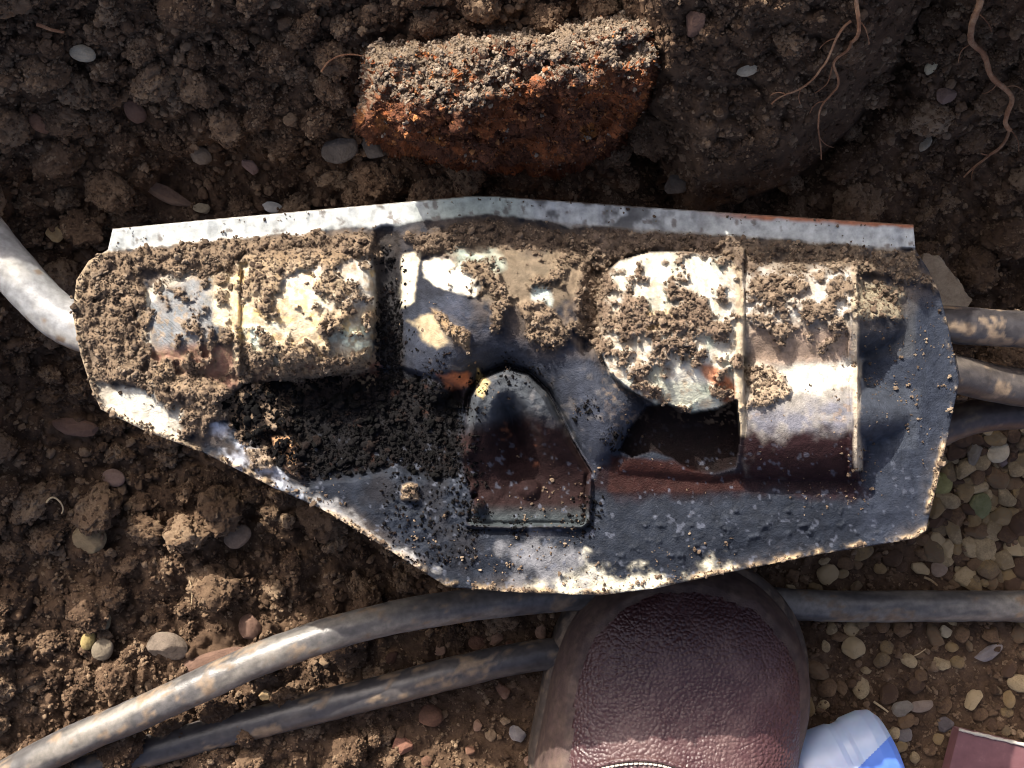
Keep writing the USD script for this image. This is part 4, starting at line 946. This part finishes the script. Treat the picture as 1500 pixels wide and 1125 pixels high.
# ------------------------------------------------------------------ roots and straws
def strand(x, name, pts, r0, r1, mat=m_root, lift=2.5, n=60, seed=0, smoothh=True):
    pts = np.asarray(pts, float); c2 = spline(np.column_stack([pts, np.zeros(len(pts))]), n)[:, :2]
    c2 = c2 + np.column_stack([n2(c2[:, 0], c2[:, 1], 25, 2, seed), n2(c2[:, 0], c2[:, 1], 25, 2, seed + 1)]) * 2.2
    h = np.max([gh(c2[:, 0] + a_, c2[:, 1] + b_) for a_, b_ in ((0, 0), (9, 0), (-9, 0), (0, 9), (0, -9))], 0)
    for cu_, cv_, cr_2 in clods:
        dd_ = np.hypot(c2[:, 0] - cu_, c2[:, 1] - cv_) / cr_2; h = np.where(dd_ < 1, np.maximum(h, gh(cu_, cv_) + cr_2 * S * (.25 + .62 * np.sqrt(np.clip(1 - dd_ ** 2, 0, 1)))), h)
    from scipy.ndimage import gaussian_filter1d, maximum_filter1d
    h = gaussian_filter1d(maximum_filter1d(h, 13), 5) + lift * S + np.linspace(r0, r1, n) * .3
    v, f = sweep(P(c2[:, 0], c2[:, 1], h), np.linspace(r0, r1, n), 9, r1 * .35, seed)
    return part(x, name, v, f, mat)


rt = thing('root', 'thin forked pale root hanging over the earth mass', 'root', P(1230, 60, .04))
strand(rt, 'strand', [(1262, -20), (1256, 20), (1255, 55), (1248, 62)], .0008, .0007, seed=1, lift=6)
strand(rt, 'strand', [(1246, 30), (1225, 58), (1213, 85), (1195, 110), (1175, 128), (1150, 138), (1131, 152)], .00055, .0003, seed=2, lift=6)
strand(rt, 'strand', [(1248, 60), (1238, 76), (1221, 95), (1229, 117), (1207, 150), (1199, 185), (1201, 212), (1203, 234)], .00055, .0003, seed=3, lift=6)
strand(rt, 'strand', [(1219, 98), (1212, 120), (1193, 137)], .0003, .0002, seed=4, lift=6)
for k, pts in enumerate([[(1226, 57), (1212, 60), (1200, 72)], [(1180, 124), (1170, 140), (1172, 152)], [(1208, 148), (1196, 152), (1186, 166)], [(1201, 200), (1210, 212), (1222, 216)], [(1258, 30), (1270, 48), (1272, 66)], [(1150, 138), (1140, 136), (1128, 140)]]):
    strand(rt, 'strand', pts, .00025, .00015, seed=40 + k, lift=12, n=24)
rt = thing('root', 'thick twisting brown root at the upper right', 'root', P(1450, 100, .02))
strand(rt, 'strand', [(1428, -20), (1430, 20), (1424, 62), (1440, 78), (1452, 112), (1472, 130), (1482, 142), (1474, 170), (1479, 192)], .0014, .0010, seed=5, n=90, lift=7)
strand(rt, 'strand', [(1479, 190), (1470, 210), (1452, 226), (1435, 238), (1412, 261)], .0008, .0004, seed=6, lift=7)
strand(rt, 'strand', [(1466, 214), (1452, 226), (1436, 225)], .0006, .0003, seed=7, lift=7)
for k, pts in enumerate([[(1430, 20), (1444, 30), (1452, 48)], [(1424, 62), (1410, 74), (1404, 92)], [(1472, 130), (1488, 126), (1500, 132)], [(1479, 190), (1490, 204), (1492, 222)], [(1440, 236), (1426, 250), (1424, 266)], [(1462, 120), (1450, 134), (1438, 138)]]):
    strand(rt, 'strand', pts, .0003, .00015, seed=60 + k, lift=14, n=24)
for k, (lb, pts, r) in enumerate([
        ('short orange twig in the upper left corner', [(54, 36), (70, 42), (94, 48)], .0008),
        ('fine curved rootlet left of the crusted lump', [(470, 105), (490, 85), (515, 80), (530, 82)], .0004),
        ('thin pale rootlet on the flat soil at the left', [(68, 737), (80, 730), (92, 742), (90, 752)], .0005),
        ('hair thin rootlet hanging below the plate at the left', [(278, 850), (281, 870), (279, 886)], .0003),
        ('straw bit between the pebbles above the right hand cable', [(1354, 845), (1365, 850), (1373, 857)], .0007),
        ('pale straw bit near the bottle', [(1280, 1028), (1290, 1035), (1300, 1043)], .0007),
        ('thin bent straw under the right hand cable', [(1320, 966), (1340, 960), (1356, 950)], .0004),
        ('rust coloured leaf stalk between the pebbles at the right edge', [(1472, 775), (1480, 785), (1484, 800)], .0008)]):
    st = thing('twig', lb, 'twig', P(pts[0][0], pts[0][1], float(gh(np.array(pts[0][0]), np.array(pts[0][1])))))
    strand(st, 'stem', pts, r, r * .7, m_root if k in (0, 1, 7) else m_straw, 5, 24, 20 + k)

# ------------------------------------------------------------------ bottle and board at the lower right
bt = thing('plastic_bottle', 'milky plastic bottle end with a blue lower side beside the boot', 'bottle', P(1240, 1110, -.12))
A0, A1 = P(1308, 1094, -.114), P(1080, 1191, -.114); axis = (A1 - A0) / np.linalg.norm(A1 - A0); b1 = np.cross(axis, [0, 0, 1.]); b1 /= np.linalg.norm(b1); b2 = np.cross(b1, axis)
prof = [(0, .001), (0, .012), (.001, .018), (.004, .0228), (.010, .0250), (.020, .0250), (.0225, .0238), (.026, .0236), (.029, .0250), (.036, .0254), (.050, .0254), (.054, .0243), (.058, .0254), (.085, .0250), (.100, .016), (.105, .011), (.120, .011), (.1205, .001)]
pr = np.array(prof); tt = np.linspace(0, len(pr) - 1, 260); pr = np.column_stack([np.interp(tt, np.arange(len(pr)), pr[:, 0]), np.interp(tt, np.arange(len(pr)), pr[:, 1])])
an = np.linspace(0, 2 * np.pi, 220, endpoint=False)
v = (A0 + pr[:, :1] * axis)[:, None] + pr[:, 1][:, None, None] * (np.cos(an)[None, :, None] * b1 + .82 * np.sin(an)[None, :, None] * b2)
v = v.reshape(-1, 3); f = fixdir(v, quads(len(pr), 220, True)); nv = normals(v, f); fc = v[f].mean(1)
uu = 750 + fc[:, 0] / (S * (D - fc[:, 2]) / D); vv = 562.5 - fc[:, 1] / (S * (D - fc[:, 2]) / D)
blue = (uu - 1300) + (vv - 1080) > 2
for nm, sel in (('bottle_body', ~blue), ('blue_panel', blue)):
    ids, inv = np.unique(f[sel], return_inverse=True); part(bt, nm, v[ids], inv.reshape(-1, 3), m_milky if nm == 'bottle_body' else m_blue, nv[ids])
bd_ = thing('board', 'maroon flat board with a pale chipped edge in the lower right corner', 'board', P(1450, 1110, -.126))
q = np.array([P(1405, 1070, -.124), P(1600, 1116, -.124), P(1560, 1300, -.124), P(1358, 1250, -.124)])[:, :2]
ex_ = trimesh.creation.extrude_polygon(Polygon(q).buffer(-.001).buffer(.001), .009, engine='earcut'); ex_.apply_translation([0, 0, -.133])
part(bd_, 'panel', ex_.vertices, ex_.faces, m_board, None)
sv, sf = sweep(spline(np.array([P(1405, 1069, -.1235), P(1470, 1084, -.1232), P(1600, 1115, -.1235)]), 60), .0009, 8, .0007, 3); part(bd_, 'chipped_edge', sv, sf, m_boardedge)
